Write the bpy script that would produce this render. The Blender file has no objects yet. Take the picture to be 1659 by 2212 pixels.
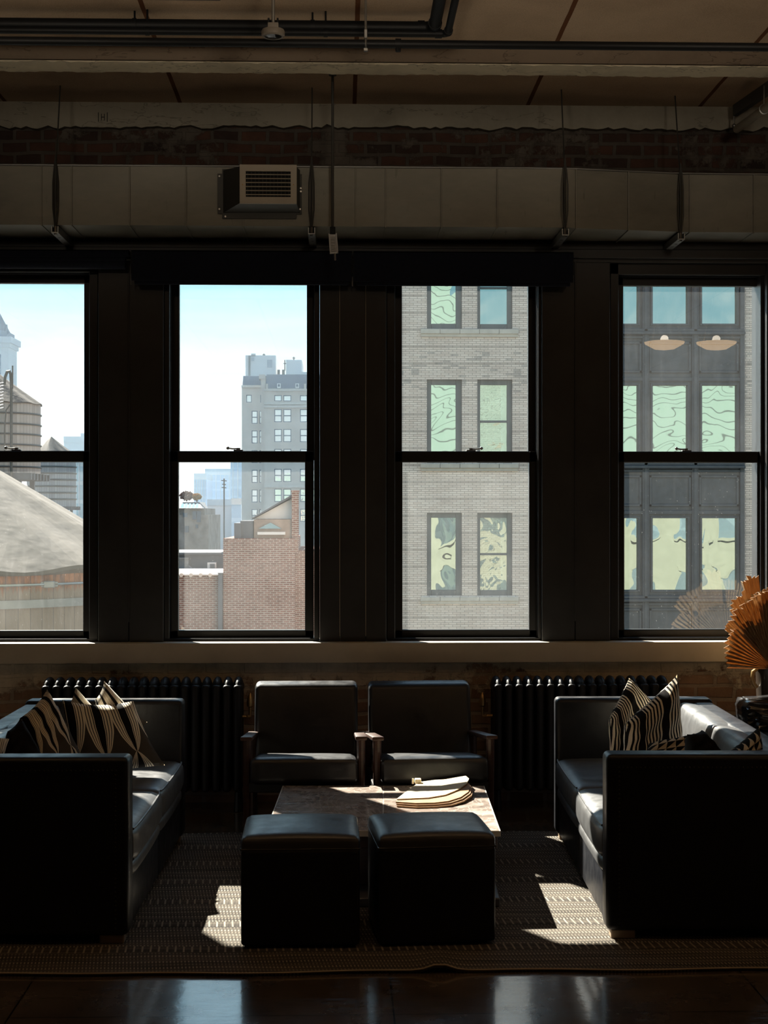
import bpy, bmesh, math, random
from mathutils import Vector, Matrix
rnd = random.Random(7)
R = math.radians
S = bpy.context.scene
COL = S.collection

# ------------------------------------------------------------------ camera, sky, sun, exposure
F, H, YAW = 3322.0, 1.6, R(1.62)
cd = bpy.data.cameras.new('camera'); cam = bpy.data.objects.new('camera', cd); COL.objects.link(cam)
cd.sensor_fit = 'VERTICAL'; cd.sensor_height = 36; cd.lens = 36 * F / 2212; cd.clip_end = 3000; cd.clip_start = .05
cam.location = (0, 0, H); cam.rotation_euler = (R(90), 0, -YAW); S.camera = cam

S.view_settings.view_transform = 'Standard'; S.view_settings.look = 'None'
S.view_settings.exposure = 0.0; S.view_settings.gamma = 1.0; S.view_settings.use_curve_mapping = False
cy = S.cycles
cy.max_bounces = 9; cy.diffuse_bounces = 5; cy.glossy_bounces = 4; cy.transmission_bounces = 4
cy.transparent_max_bounces = 24; cy.volume_bounces = 0; cy.caustics_reflective = False; cy.caustics_refractive = False
cy.sample_clamp_indirect = 6.0


class NT:
    """small helper round a node tree; sockets or numbers go in, sockets come out"""
    def __init__(s, tree): s.t = tree
    def put(s, sock, v):
        if isinstance(v, bpy.types.NodeSocket): s.t.links.new(v, sock)
        elif v is not None:
            if sock.type == 'RGBA' and len(v) == 3: v = (*v, 1)
            sock.default_value = v
    def n(s, kind, ins=None, **props):
        nd = s.t.nodes.new(kind)
        for k, v in props.items(): setattr(nd, k, v)
        for k, v in (ins or {}).items(): s.put(nd.inputs[k], v)
        return nd
    def m(s, op, a, b=None, c=None):
        nd = s.t.nodes.new('ShaderNodeMath'); nd.operation = op
        for i, v in enumerate((a, b, c)): s.put(nd.inputs[i], v)
        return nd.outputs[0]
    def mix(s, f, a, b, mode='MIX'):
        nd = s.t.nodes.new('ShaderNodeMix'); nd.data_type = 'RGBA'; nd.blend_type = mode
        s.put(nd.inputs[0], f); s.put(nd.inputs[6], a); s.put(nd.inputs[7], b)
        return nd.outputs[2]
    def ramp(s, f, stops, interp='LINEAR'):
        nd = s.t.nodes.new('ShaderNodeValToRGB'); nd.color_ramp.interpolation = interp
        e = nd.color_ramp.elements
        while len(e) < len(stops): e.new(.5)
        for i, (p, c) in enumerate(stops):
            e[i].position = p; e[i].color = (*c, 1) if not isinstance(c, (int, float)) else (c, c, c, 1)
        s.put(nd.inputs[0], f); return nd.outputs[0]
    def co(s, which='Object'): return s.n('ShaderNodeTexCoord').outputs[which]
    def pos(s): return s.n('ShaderNodeNewGeometry').outputs['Position']
    def map(s, v, loc=(0, 0, 0), rot=(0, 0, 0), sc=(1, 1, 1)):
        nd = s.n('ShaderNodeMapping', {'Vector': v, 'Location': loc, 'Rotation': rot, 'Scale': sc}); return nd.outputs[0]
    def noise(s, v, scale=5, detail=4, rough=.6, dist=0):
        return s.n('ShaderNodeTexNoise', {'Vector': v, 'Scale': scale, 'Detail': detail, 'Roughness': rough, 'Distortion': dist}).outputs[0]
    def xyz(s, v):
        o = s.n('ShaderNodeSeparateXYZ', {0: v}).outputs; return o[0], o[1], o[2]
    def vec(s, x, y, z): return s.n('ShaderNodeCombineXYZ', {0: x, 1: y, 2: z}).outputs[0]
    def bump(s, h, strength=.3, dist=.01): return s.n('ShaderNodeBump', {'Height': h, 'Strength': strength, 'Distance': dist}).outputs[0]
    def near(s, v, period, off, width):
        """1 within width/2 of every off + k*period"""
        a = s.m('FRACT', s.m('DIVIDE', s.m('SUBTRACT', v, off - period / 2), period))
        return s.m('LESS_THAN', s.m('ABSOLUTE', s.m('SUBTRACT', a, .5)), width / 2 / period)


# sky: pale blue above a white, thinly clouded horizon
w = bpy.data.worlds.new('sky'); S.world = w; w.use_nodes = True
T = NT(w.node_tree); w.node_tree.nodes.clear()
d = T.co('Generated'); dx, dy, dz = T.xyz(d)
cl = T.noise(T.map(d, sc=(1, 1, 9)), 3.2, 6, .6, .3)
band = T.noise(T.map(d, loc=(3, 1, 2), sc=(1.2, 1.2, 26)), 2.0, 3, .5)
el = T.m('ADD', dz, T.m('MULTIPLY', T.m('SUBTRACT', band, .5), .05))
skyc = T.ramp(el, [(0, (1.0, 1.0, 1.0)), (.055, (.84, .94, .97)), (.09, (.62, .86, .92)), (.15, (.36, .67, .79)), (.45, (.26, .50, .74)), (1, (.15, .34, .62))])
clf = T.m('MULTIPLY', T.ramp(cl, [(.46, 0), (.68, 1)]), T.ramp(dz, [(0, .9), (.07, .55), (.14, .12), (.5, .3)]))
skyc = T.mix(clf, skyc, (1.0, 1.0, .99))
skyc = T.mix(T.m('LESS_THAN', dz, 0), skyc, (.35, .34, .32))
bg = T.n('ShaderNodeBackground', {'Color': skyc, 'Strength': 1.3})
T.t.links.new(bg.outputs[0], T.n('ShaderNodeOutputWorld').inputs[0])
w.cycles.sampling_method = 'MANUAL'; w.cycles.sample_map_resolution = 512

SUN_DIR = Vector((.60, -1.06, -1.0))            # the way the light travels
sl = bpy.data.lights.new('sun', 'SUN'); sl.energy = 26.0; sl.angle = R(.55); sl.color = (1, .925, .80)
sun = bpy.data.objects.new('sun', sl); COL.objects.link(sun); sun.location = (-30, 60, 60)
sun.rotation_euler = SUN_DIR.to_track_quat('-Z', 'Y').to_euler()


def at(px, py, Y):
    """the point of the plane y = Y that the photograph shows at (px, py)"""
    u, v = (px - 829.5) / F, (1106 - py) / F
    t = Y / (math.cos(YAW) - u * math.sin(YAW))
    return Vector((t * (math.sin(YAW) + u * math.cos(YAW)), Y, H + t * v))
def X_(px, Y): return at(px, 1106, Y).x
def Z_(py, Y, px=829): return at(px, py, Y).z
def span(px0, px1, py0, py1, Y):
    a, b = at(px0, py1, Y), at(px1, py0, Y)
    return a.x, b.x, a.z, b.z

def portal(name, c, sx, sz, inward):
    l = bpy.data.lights.new(name, 'AREA'); l.shape = 'RECTANGLE'; l.size = sx; l.size_y = sz; l.cycles.is_portal = True
    o = bpy.data.objects.new(name, l); COL.objects.link(o); o.location = c
    o.rotation_euler = Vector((0, inward, 0)).to_track_quat('-Z', 'Z').to_euler()

# ------------------------------------------------------------------ object helpers
def link(o, parent=None):
    COL.objects.link(o)
    if parent is not None: o.parent = parent
    return o
def tag(o, label=None, cat=None, group=None, kind=None):
    if label: o['label'] = label
    if cat: o['category'] = cat
    if group: o['group'] = group
    if kind: o['kind'] = kind
    return o
def empty(name, loc=(0, 0, 0), rz=0):
    o = bpy.data.objects.new(name, None); o.empty_display_size = .1; o.location = loc; o.rotation_euler = (0, 0, rz); return link(o)
def thing(name, label, cat, loc=(0, 0, 0), rz=0, group=None): return tag(empty(name, loc, rz), label, cat, group)
def obj(name, bm, mat, parent=None, smooth=True, angle=35):
    me = bpy.data.meshes.new(name); bmesh.ops.recalc_face_normals(bm, faces=bm.faces); bm.to_mesh(me); bm.free()
    for m_ in (mat if isinstance(mat, (list, tuple)) else [mat]): me.materials.append(m_)
    if smooth:
        me.polygons.foreach_set('use_smooth', [True] * len(me.polygons))
        me.set_sharp_from_angle(angle=R(angle))
    return link(bpy.data.objects.new(name, me), parent)
def struct(name, bm, mat, label=None, cat=None, **k):
    return tag(obj(name, bm, mat, **k), label, cat, kind='structure')
def copy_tree(o, parent=None):
    c = o.copy(); COL.objects.link(c); c.parent = parent
    for ch in list(o.children): copy_tree(ch, c)
    return c

def B(): return bmesh.new()
def join(bm, tmp, M=None, mi=0):
    me = bpy.data.meshes.new('tmp'); tmp.to_mesh(me); tmp.free()
    if M is not None: me.transform(M)
    n0 = len(bm.faces); bm.from_mesh(me); bpy.data.meshes.remove(me); bm.faces.ensure_lookup_table()
    for f in bm.faces[n0:]: f.material_index = mi
    return bm
def box(bm, x0, x1, y0, y1, z0, z1, r=0, seg=2, M=None, mi=0):
    t = bmesh.new(); bmesh.ops.create_cube(t, size=1)
    bmesh.ops.scale(t, vec=(abs(x1 - x0), abs(y1 - y0), abs(z1 - z0)), verts=t.verts)
    if r > 0: bmesh.ops.bevel(t, geom=list(t.edges), offset=r, segments=seg, affect='EDGES', profile=.5)
    bmesh.ops.translate(t, vec=((x0 + x1) / 2, (y0 + y1) / 2, (z0 + z1) / 2), verts=t.verts)
    return join(bm, t, M, mi)
def cyl(bm, p0, p1, r, seg=12, r2=None, caps=True, mi=0):
    p0, p1 = Vector(p0), Vector(p1); t = bmesh.new(); L = (p1 - p0).length
    bmesh.ops.create_cone(t, cap_ends=caps, segments=seg, radius1=r, radius2=r if r2 is None else r2, depth=L)
    M = Matrix.Translation((p0 + p1) / 2) @ (p1 - p0).to_track_quat('Z', 'Y').to_matrix().to_4x4()
    return join(bm, t, M, mi)
def ball(bm, c, r, sub=2, sc=(1, 1, 1)):
    t = bmesh.new(); bmesh.ops.create_icosphere(t, subdivisions=sub, radius=r)
    bmesh.ops.scale(t, vec=sc, verts=t.verts); return join(bm, t, Matrix.Translation(c))
def tube(bm, pts, r, seg=8):
    pts = [Vector(p) for p in pts]; rings = []
    for i, p in enumerate(pts):
        tdir = (pts[min(i + 1, len(pts) - 1)] - pts[max(i - 1, 0)]).normalized()
        a = tdir.orthogonal().normalized() if not rings else (rings[-1][1] - tdir * rings[-1][1].dot(tdir)).normalized()
        b = tdir.cross(a)
        rings.append(([bm.verts.new(p + r * (math.cos(k * 2 * math.pi / seg) * a + math.sin(k * 2 * math.pi / seg) * b)) for k in range(seg)], a))
    for (A, _), (C, _) in zip(rings, rings[1:]):
        for k in range(seg): bm.faces.new((A[k], A[(k + 1) % seg], C[(k + 1) % seg], C[k]))
    bm.faces.new(rings[0][0]); bm.faces.new(rings[-1][0]); return bm
def lathe(bm, prof, c=(0, 0, 0), seg=32, rough=None):
    rows = []
    for (r, z) in prof:
        rows.append([bm.verts.new((c[0] + r * math.cos(2 * math.pi * k / seg), c[1] + r * math.sin(2 * math.pi * k / seg), c[2] + z)) for k in range(seg)])
    for A, C in zip(rows, rows[1:]):
        for k in range(seg): bm.faces.new((A[k], A[(k + 1) % seg], C[(k + 1) % seg], C[k]))
    bm.faces.new(rows[0]); bm.faces.new(rows[-1]); return bm
def prism(bm, pts, d):
    """closed outline pts (3-D, planar) pushed along the vector d"""
    a = [bm.verts.new(Vector(p)) for p in pts]; b = [bm.verts.new(Vector(p) + Vector(d)) for p in pts]; n = len(pts)
    bm.faces.new(a); bm.faces.new(list(reversed(b)))
    for i in range(n): bm.faces.new((a[i], b[i], b[(i + 1) % n], a[(i + 1) % n]))
    return bm
def puff(bm, x0, x1, y0, y1, z0, z1, r=.03, crown=.02, front=0.0, n=14, M=None, wrinkle=0):
    """cushion: rounded box whose top (and +x side) swells"""
    t = bmesh.new(); bmesh.ops.create_cube(t, size=1)
    bmesh.ops.scale(t, vec=(x1 - x0, y1 - y0, z1 - z0), verts=t.verts)
    bmesh.ops.subdivide_edges(t, edges=list(t.edges), cuts=n, use_grid_fill=True)
    hx, hy, hz = (x1 - x0) / 2, (y1 - y0) / 2, (z1 - z0) / 2
    for v in t.verts:
        p = v.co.copy(); q = Vector((max(-hx + r, min(hx - r, p.x)), max(-hy + r, min(hy - r, p.y)), max(-hz + r, min(hz - r, p.z))))
        dlt = p - q
        if dlt.length > 1e-6: p = q + dlt.normalized() * r
        fx, fy, fz = 1 - min(1, abs(p.x / hx)) ** 2, 1 - min(1, abs(p.y / hy)) ** 2, 1 - min(1, abs(p.z / hz)) ** 2
        if v.co.z > 0: p.z += crown * (max(fx, 0) * max(fy, 0)) ** .5 * v.co.z / hz
        if v.co.x > 0: p.x += front * (max(fy, 0) * max(fz, 0)) ** .5 * v.co.x / hx
        if wrinkle: p.z += wrinkle * math.sin(p.x * 31 + 3 * math.sin(p.y * 17)) * max(fx, 0) * max(fy, 0)
        v.co = p + Vector(((x0 + x1) / 2, (y0 + y1) / 2, (z0 + z1) / 2))
    return join(bm, t, M)

# ------------------------------------------------------------------ materials
MATS = {}
def mat(name, base=(.5, .5, .5), rough=.5, metal=0, spec=.5, coat=0, build=None):
    if name in MATS: return MATS[name]
    m = bpy.data.materials.new(name); m.use_nodes = True; MATS[name] = m
    T = NT(m.node_tree); p = m.node_tree.nodes['Principled BSDF']
    p.inputs['Base Color'].default_value = (*base, 1); p.inputs['Roughness'].default_value = rough
    p.inputs['Metallic'].default_value = metal; p.inputs['Specular IOR Level'].default_value = spec
    p.inputs['Coat Weight'].default_value = coat
    if build: build(T, p.inputs, lambda k, v: T.put(p.inputs[k], v))
    return m

def noisy(base, amt=.35, scale=8, bump=.15, bscale=60, bdist=.003, stretch=(1, 1, 1)):
    def f(T, I, put):
        v = T.map(T.co('Object'), sc=stretch); n = T.noise(v, scale, 6)
        lo = tuple(c * (1 - amt) for c in base); hi = tuple(min(1, c * (1 + amt)) for c in base)
        put('Base Color', T.ramp(n, [(.3, lo), (.7, hi)]))
        put('Normal', T.bump(T.noise(v, bscale, 4), bump, bdist))
    return f

def leather(T, I, put):
    v = T.co('Object'); vo = T.n('ShaderNodeTexVoronoi', {'Vector': v, 'Scale': 420}).outputs[0]
    h = T.m('ADD', T.m('MULTIPLY', vo, .10), T.m('MULTIPLY', T.noise(v, 9, 3), 1.6))
    put('Normal', T.bump(h, .25, .006))
    put('Roughness', T.ramp(T.noise(v, 14, 4), [(.3, .30), (.7, .46)]))
LEATHER = mat('black_leather', (.011, .012, .016), .44, spec=.40, build=leather)  # base colour darkened for the shaded arms, fronts and ottoman bodies
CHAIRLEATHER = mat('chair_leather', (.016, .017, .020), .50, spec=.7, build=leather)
LITPADLEATHER = mat('lit_ottoman_leather', (.055, .056, .062), .36, spec=.9, build=leather)  # same leather, base colour lightened for window light on the ottoman tops
SUNSEATLEATHER = mat('sunlit_seat_leather', (.088, .089, .092), .39, spec=1.0, build=leather)  # same leather, base colour lightened for sun on the sofa cushions

def seam_thread(T, I, put): put('Base Color', (.05, .05, .05))
JACKET = mat('jacket_leather', (.022, .022, .024), .24, spec=.9, coat=.5, build=lambda T, I, put: put('Normal', T.bump(T.noise(T.map(T.co('Object'), sc=(1, 1, 2)), 6, 2, .4, 1.2), .35, .02)))
STUD = mat('dark_nailhead', (.09, .085, .08), .3, .9)
WALNUT = mat('dark_walnut', (.05, .022, .014), .45, build=noisy((.05, .022, .014), .4, 6, .1, 40, .002, (1, 1, 8)))
BLACKWOOD = mat('black_wood', (.012, .011, .011), .5)
PALEWOOD = mat('pale_oak_foot', (.34, .25, .17), .5)

def floorm(T, I, put):
    p = T.pos(); x, y, z = T.xyz(p)
    n = T.noise(p, 2.2, 7, .65); fine = T.noise(T.map(p, sc=(3, 14, 1)), 9, 6, .7)
    col = T.ramp(T.m('ADD', T.m('MULTIPLY', n, .7), T.m('MULTIPLY', fine, .3)), [(.35, (.06, .043, .03)), (.52, (.14, .103, .07)), (.68, (.24, .18, .125))])
    seam = T.m('MAXIMUM', T.near(x, 1.22, .17, .006), T.near(y, .61, 4.894, .005))
    sv = T.m('ABSOLUTE', T.m('SUBTRACT', T.noise(T.map(p, rot=(0, 0, .6), sc=(1, 7, 1)), 2.6, 2, .5, 1.5), .5))
    sv2 = T.m('ABSOLUTE', T.m('SUBTRACT', T.noise(T.map(p, rot=(0, 0, -.5), loc=(4, 2, 0), sc=(1.4, 9, 1)), 3.1, 2, .5, 1.2), .5))
    scr = T.m('LESS_THAN', T.m('MINIMUM', sv, sv2), .004)
    put('Base Color', T.mix(T.m('MAXIMUM', seam, T.m('MULTIPLY', scr, .7)), col, (.012, .009, .007)))
    h = T.m('SUBTRACT', T.m('MULTIPLY', T.noise(p, 14, 6, .6), .5), T.m('ADD', T.m('MULTIPLY', scr, .35), seam))
    nb = T.bump(h, .22, .004); put('Normal', nb); put('Coat Normal', nb); put('Coat Weight', 1.0); put('Coat IOR', 2.2); put('Coat Roughness', .10)
    put('Roughness', T.ramp(T.noise(T.map(p, sc=(1, 1, 1)), 3.5, 6, .7), [(.3, .14), (.7, .34)]))
FLOOR = mat('worn_floor', rough=.3, spec=.8, build=floorm)

def rugm(T, I, put):
    p = T.co('Object'); x, y, z = T.xyz(p)
    warm = T.noise(T.map(p, sc=(.5, 9, 1)), 2.4, 4, .6)
    col = T.ramp(warm, [(.30, (.044, .040, .037)), (.5, (.088, .077, .065)), (.70, (.14, .122, .10))])
    yj = T.m('ADD', y, T.m('MULTIPLY', T.noise(p, 3, 2), .01))
    row = T.m('FLOOR', T.m('DIVIDE', yj, .034))
    fr = T.m('FRACT', T.m('DIVIDE', yj, .034))
    odd = T.m('MODULO', T.m('ABSOLUTE', row), 2)
    big = T.m('LESS_THAN', T.m('ABSOLUTE', T.m('SUBTRACT', T.m('FRACT', T.m('DIVIDE', yj, .34)), .5)), .11)
    xs = T.m('ADD', x, T.m('ADD', T.m('MULTIPLY', fr, .004), T.m('MULTIPLY', row, .0047)))
    small = T.near(xs, .0128, 0, .0052)
    wide = T.near(T.m('ADD', x, T.m('MULTIPLY', yj, .08)), .030, 0, .007)
    dash_s = T.m('MULTIPLY', small, T.m('MULTIPLY', T.m('LESS_THAN', fr, .62), T.m('SUBTRACT', 1, T.m('MULTIPLY', odd, .55))))
    dash = T.m('ADD', T.m('MULTIPLY', dash_s, T.m('SUBTRACT', 1, big)), T.m('MULTIPLY', wide, big))
    put('Base Color', T.mix(T.m('MULTIPLY', dash, .8), col, (.37, .325, .26)))
    wv = T.m('SINE', T.m('MULTIPLY', x, 490)); wv2 = T.m('SINE', T.m('MULTIPLY', yj, 370))
    put('Normal', T.bump(T.m('ADD', T.m('MULTIPLY', dash, 1.0), T.m('MULTIPLY', T.m('ADD', wv, wv2), .2)), .6, .004))
RUG = mat('woven_rug', rough=.95, spec=.1, build=rugm)

def brickm(scale_w, scale_h, c1, c2, mort, peel=0.0, peelc=(.4, .35, .28), bump=.6, axis='XZ', off=(0, 0), size=.012, bd=.012, rough=.9):
    def f(T, I, put):
        p = T.pos(); x, y, z = T.xyz(p)
        if bump > .5: p = T.n('ShaderNodeVectorMath', {0: p, 1: T.n('ShaderNodeVectorMath', {0: T.n('ShaderNodeTexNoise', {'Vector': p, 'Scale': 4.0}).outputs[1], 1: (.035, .035, .035)}, operation='MULTIPLY').outputs[0]}, operation='ADD').outputs[0]; x, y, z = T.xyz(p)
        v = T.vec(T.m('ADD', x if axis == 'XZ' else y, off[0]), T.m('ADD', z, off[1]), 0)
        bt = T.n('ShaderNodeTexBrick', {'Vector': v, 'Color1': c1, 'Color2': c2, 'Mortar': mort, 'Scale': 1.0, 'Mortar Size': size, 'Mortar Smooth': .3, 'Bias': 0.0, 'Brick Width': scale_w, 'Row Height': scale_h})
        n = T.noise(p, 7, 6, .7)
        col = T.mix(.55, bt.outputs[0], T.ramp(n, [(.3, (.25, .25, .25)), (.7, (1, 1, 1))]), 'MULTIPLY')
        h = T.m('ADD', T.m('MULTIPLY', bt.outputs[1], -1.0), T.m('MULTIPLY', T.noise(p, 40, 5), .5))
        if peel:
            pm = T.ramp(T.m('ADD', T.noise(T.map(p, loc=(2, 0, 5)), 2.4, 9, .74), T.m('MULTIPLY', T.m('SUBTRACT', z, .60), peel)), [(.52, 0), (.56, 1)])
            col = T.mix(pm, col, T.ramp(n, [(.3, tuple(c * .6 for c in peelc)), (.7, peelc)])); h = T.m('ADD', h, pm)
        put('Base Color', col); put('Normal', T.bump(h, bump, bd))
    return f
BRICK_LOW = mat('peeling_brick', rough=.9, spec=.2, build=brickm(.21, .072, (.26, .15, .10), (.55, .38, .27), (.52, .43, .34), 1.0, (.86, .76, .61)))
BRICK_TOP = mat('old_brick', rough=.9, spec=.2, build=brickm(.155, .068, (.12, .062, .044), (.052, .037, .032), (.11, .096, .082), .001, (.15, .13, .11)))
def plaster(base):
    def f(T, I, put):
        p = T.pos(); n = T.noise(p, 3, 8, .7); crack = T.m('LESS_THAN', T.m('ABSOLUTE', T.m('SUBTRACT', T.noise(T.map(p, sc=(.6, 1, 2.2)), 2.0, 5, .6), .5)), .0035)
        put('Base Color', T.mix(T.m('MULTIPLY', crack, .45), T.ramp(n, [(.25, tuple(c * .72 for c in base)), (.55, base)]), tuple(c * .25 for c in base)))
        put('Normal', T.bump(T.m('SUBTRACT', T.noise(p, 18, 6), T.m('MULTIPLY', crack, .6)), .4, .008))
    return f
PLASTER = mat('cracked_plaster', rough=.85, spec=.2, build=plaster((.34, .315, .26)))
BEAMFACE = mat('stained_concrete', rough=.9, spec=.2, build=plaster((.20, .155, .115)))
CREAM = mat('cream_beam_edge', rough=.8, spec=.2, build=plaster((.74, .66, .50)))
def ceilm(T, I, put):
    p = T.pos(); x, y, z = T.xyz(p)
    j = T.near(T.m('ADD', x, T.m('MULTIPLY', T.noise(p, 4, 3), .006)), .96, .08, .022)
    n = T.m('ADD', T.m('MULTIPLY', T.noise(p, 130, 3, .7), .45), T.m('MULTIPLY', T.noise(p, 1.7, 5), .55))
    put('Base Color', T.mix(j, T.ramp(n, [(.36, (.42, .315, .22)), (.64, (.62, .475, .34))]), (.15, .065, .03)))
    put('Normal', T.bump(T.m('SUBTRACT', T.noise(p, 160, 3, .7), T.m('MULTIPLY', j, 1.5)), .5, .006))
CEIL = mat('fibre_ceiling_board', rough=.95, spec=.1, build=ceilm)
WALLP = mat('warm_wall_paint', rough=.85, spec=.2, build=noisy((.42, .34, .25), .12, 3, .1, 50))
DARKMETAL = mat('dark_window_metal', rough=.42, spec=.45, build=noisy((.030, .030, .031), .3, 3, .12, 5, .012))
FRAMEMETAL = mat('black_frame_paint', (.018, .018, .019), .38, spec=.4)
SILL = mat('cream_sill_paint', rough=.6, spec=.35, build=noisy((.60, .54, .44), .08, 5, .06, 30))
BLIND = mat('navy_blind_fabric', rough=.8, spec=.2, build=noisy((.012, .016, .030), .2, 60, .1, 300, .001))
def ductm(T, I, put):
    p = T.pos(); n = T.noise(T.map(p, sc=(1, 1, 2.5)), 2.4, 7, .65); sm = T.noise(T.map(p, rot=(0, .5, 0), sc=(9, 1, 2)), 3.5, 4, .6)
    c = T.ramp(n, [(.3, (.175, .168, .142)), (.7, (.285, .272, .23))])
    put('Base Color', T.mix(T.m('MULTIPLY', T.ramp(sm, [(.66, 0), (.72, 1)]), .45), c, (.10, .085, .065)))
    put('Roughness', T.ramp(n, [(.3, .42), (.7, .6)])); put('Normal', T.bump(T.noise(p, 2.5, 3), .25, .02))
DUCT = mat('galvanised_duct', rough=.5, metal=.55, build=ductm)
STEEL = mat('dull_steel', (.30, .30, .29), .38, .9)
GREYMETAL = mat('grey_plate', (.075, .075, .07), .5, .5)
BLACKPIPE = mat('black_pipe', (.008, .009, .010), .5, spec=.2)
WHITEPLASTIC = mat('beige_plastic', (.20, .175, .145), .5)
VENTPAINT = mat('cream_vent_paint', (.55, .49, .40), .5)
BLACK = mat('black_void', (.006, .006, .006), .8)
PALEPIPE = mat('pale_conduit', (.25, .23, .19), .5)
RADIATOR = mat('black_cast_iron', rough=.5, spec=.35, build=noisy((.011, .012, .015), .3, 20, .15, 40, .004))
BRASS = mat('old_brass', (.55, .36, .16), .35, .9)

def stonem(T, I, put):
    p = T.co('Object'); n = T.noise(p, 5.5, 9, .66, 1.6)
    ring = T.m('SINE', T.m('MULTIPLY', T.noise(T.map(p, rot=(0, 0, .5), sc=(1.6, .9, 1)), 2.2, 5, .55, 2.2), 46))
    c = T.ramp(n, [(.32, (.17, .135, .115)), (.48, (.33, .265, .225)), (.60, (.47, .395, .345)), (.72, (.62, .56, .50))])
    v = T.m('MULTIPLY', T.ramp(ring, [(.70, 0), (1, 1)]), .5)
    put('Base Color', T.mix(v, c, (.66, .60, .54)))
    put('Roughness', T.ramp(T.noise(T.map(p, rot=(0, 0, 1), sc=(1, 3, 1)), 3, 6, .6, 2.5), [(.3, .08), (.7, .30)]))
STONE = mat('brown_marble', rough=.25, spec=.8, coat=.3, build=stonem)
STONE_EDGE = mat('pale_stone_edge', (.62, .57, .48), .45)
PAPER = mat('cream_paper', rough=.8, spec=.2, build=noisy((.80, .70, .50), .08, 12, .05, 60))
KRAFT = mat('brown_folder', rough=.75, spec=.2, build=noisy((.36, .22, .12), .25, 14, .1, 60))

def petal(T, I, put):
    """bundles of pale stripes that open and close round black lens shapes"""
    u, v, _ = T.xyz(T.co('UV'))
    uu = T.m('ADD', T.m('MULTIPLY', u, 2.9), .28); cell = T.m('FLOOR', uu)
    vv = T.m('FRACT', T.m('ADD', T.m('MULTIPLY', v, .85), T.m('ADD', .78, T.m('MULTIPLY', T.m('MODULO', cell, 2), .03))))
    xx = T.m('SUBTRACT', T.m('MULTIPLY', T.m('FRACT', uu), 2), 1)
    wdt = T.m('ADD', T.m('POWER', T.m('SINE', T.m('MULTIPLY', vv, math.pi)), .75), .03)
    t = T.m('DIVIDE', T.m('ABSOLUTE', xx), wdt)
    st = T.m('GREATER_THAN', T.m('FRACT', T.m('ADD', T.m('MULTIPLY', t, 4.7), .30)), .30)
    on = T.m('MULTIPLY', st, T.m('MULTIPLY', T.m('GREATER_THAN', t, .30), T.m('LESS_THAN', t, 1.04)))
    field = T.mix(T.m('GREATER_THAN', t, 1.04), (.012, .011, .011), (.075, .065, .055))
    put('Base Color', T.mix(on, field, (.92, .83, .68))); put('Normal', T.bump(T.noise(T.co('UV'), 220, 2), .3, .002))
PETAL = mat('striped_petal_fabric', rough=.9, spec=.1, build=petal)
def wavy(T, I, put):
    u, v, _ = T.xyz(T.co('UV'))
    wob = T.m('MULTIPLY', T.m('SINE', T.m('ADD', T.m('MULTIPLY', v, 9), T.m('MULTIPLY', u, 3))), .018)
    s = T.m('ADD', T.m('MULTIPLY', u, 1.2), T.m('ADD', wob, T.m('MULTIPLY', T.m('SINE', T.m('MULTIPLY', v, 4.2)), .05)))
    st = T.m('GREATER_THAN', T.m('FRACT', T.m('MULTIPLY', s, 15)), .48)
    gap = T.m('LESS_THAN', T.m('ABSOLUTE', T.m('SUBTRACT', T.m('FRACT', T.m('MULTIPLY', s, 2.0)), .5)), .13)
    put('Base Color', T.mix(T.m('MULTIPLY', st, T.m('SUBTRACT', 1, gap)), (.014, .013, .013), (.90, .81, .66)))
    put('Normal', T.bump(T.noise(T.co('UV'), 220, 2), .3, .002))
WAVY = mat('wavy_striped_fabric', rough=.9, spec=.1, build=wavy)
def triang(T, I, put):
    u, v, _ = T.xyz(T.co('UV'))
    a = T.m('FRACT', T.m('MULTIPLY', u, 6)); b = T.m('FRACT', T.m('MULTIPLY', v, 5))
    put('Base Color', T.mix(T.m('GREATER_THAN', a, b), (.012, .012, .012), (.60, .55, .46)))
TRIANG = mat('triangle_print_fabric', rough=.9, spec=.1, build=triang)
BLACKCLOTH = mat('black_cloth', rough=.85, spec=.2, build=noisy((.010, .010, .011), .3, 30, .2, 200, .001))

def palmm(T, I, put):
    n = T.noise(T.map(T.co('UV'), sc=(40, 2, 1)), 3, 4, .6)
    put('Base Color', T.ramp(n, [(.32, (.20, .115, .06)), (.5, (.46, .31, .17)), (.66, (.74, .58, .36))]))
    m = T.t; p = m.nodes['Principled BSDF']; tr = T.n('ShaderNodeBsdfTranslucent', {'Color': T.ramp(n, [(.3, (.55, .24, .08)), (.7, (.80, .50, .22))])})
    mx = T.n('ShaderNodeMixShader', {0: .24}); m.links.new(p.outputs[0], mx.inputs[1]); m.links.new(tr.outputs[0], mx.inputs[2])
    m.links.new(mx.outputs[0], m.nodes['Material Output'].inputs[0])
PALM = mat('dried_palm', rough=.6, spec=.3, build=palmm)
VASE = mat('dark_glazed_vase', (.03, .022, .016), .3, coat=.3)
VASEPALE = mat('amber_glass_handle', (.55, .38, .16), .3)

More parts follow.
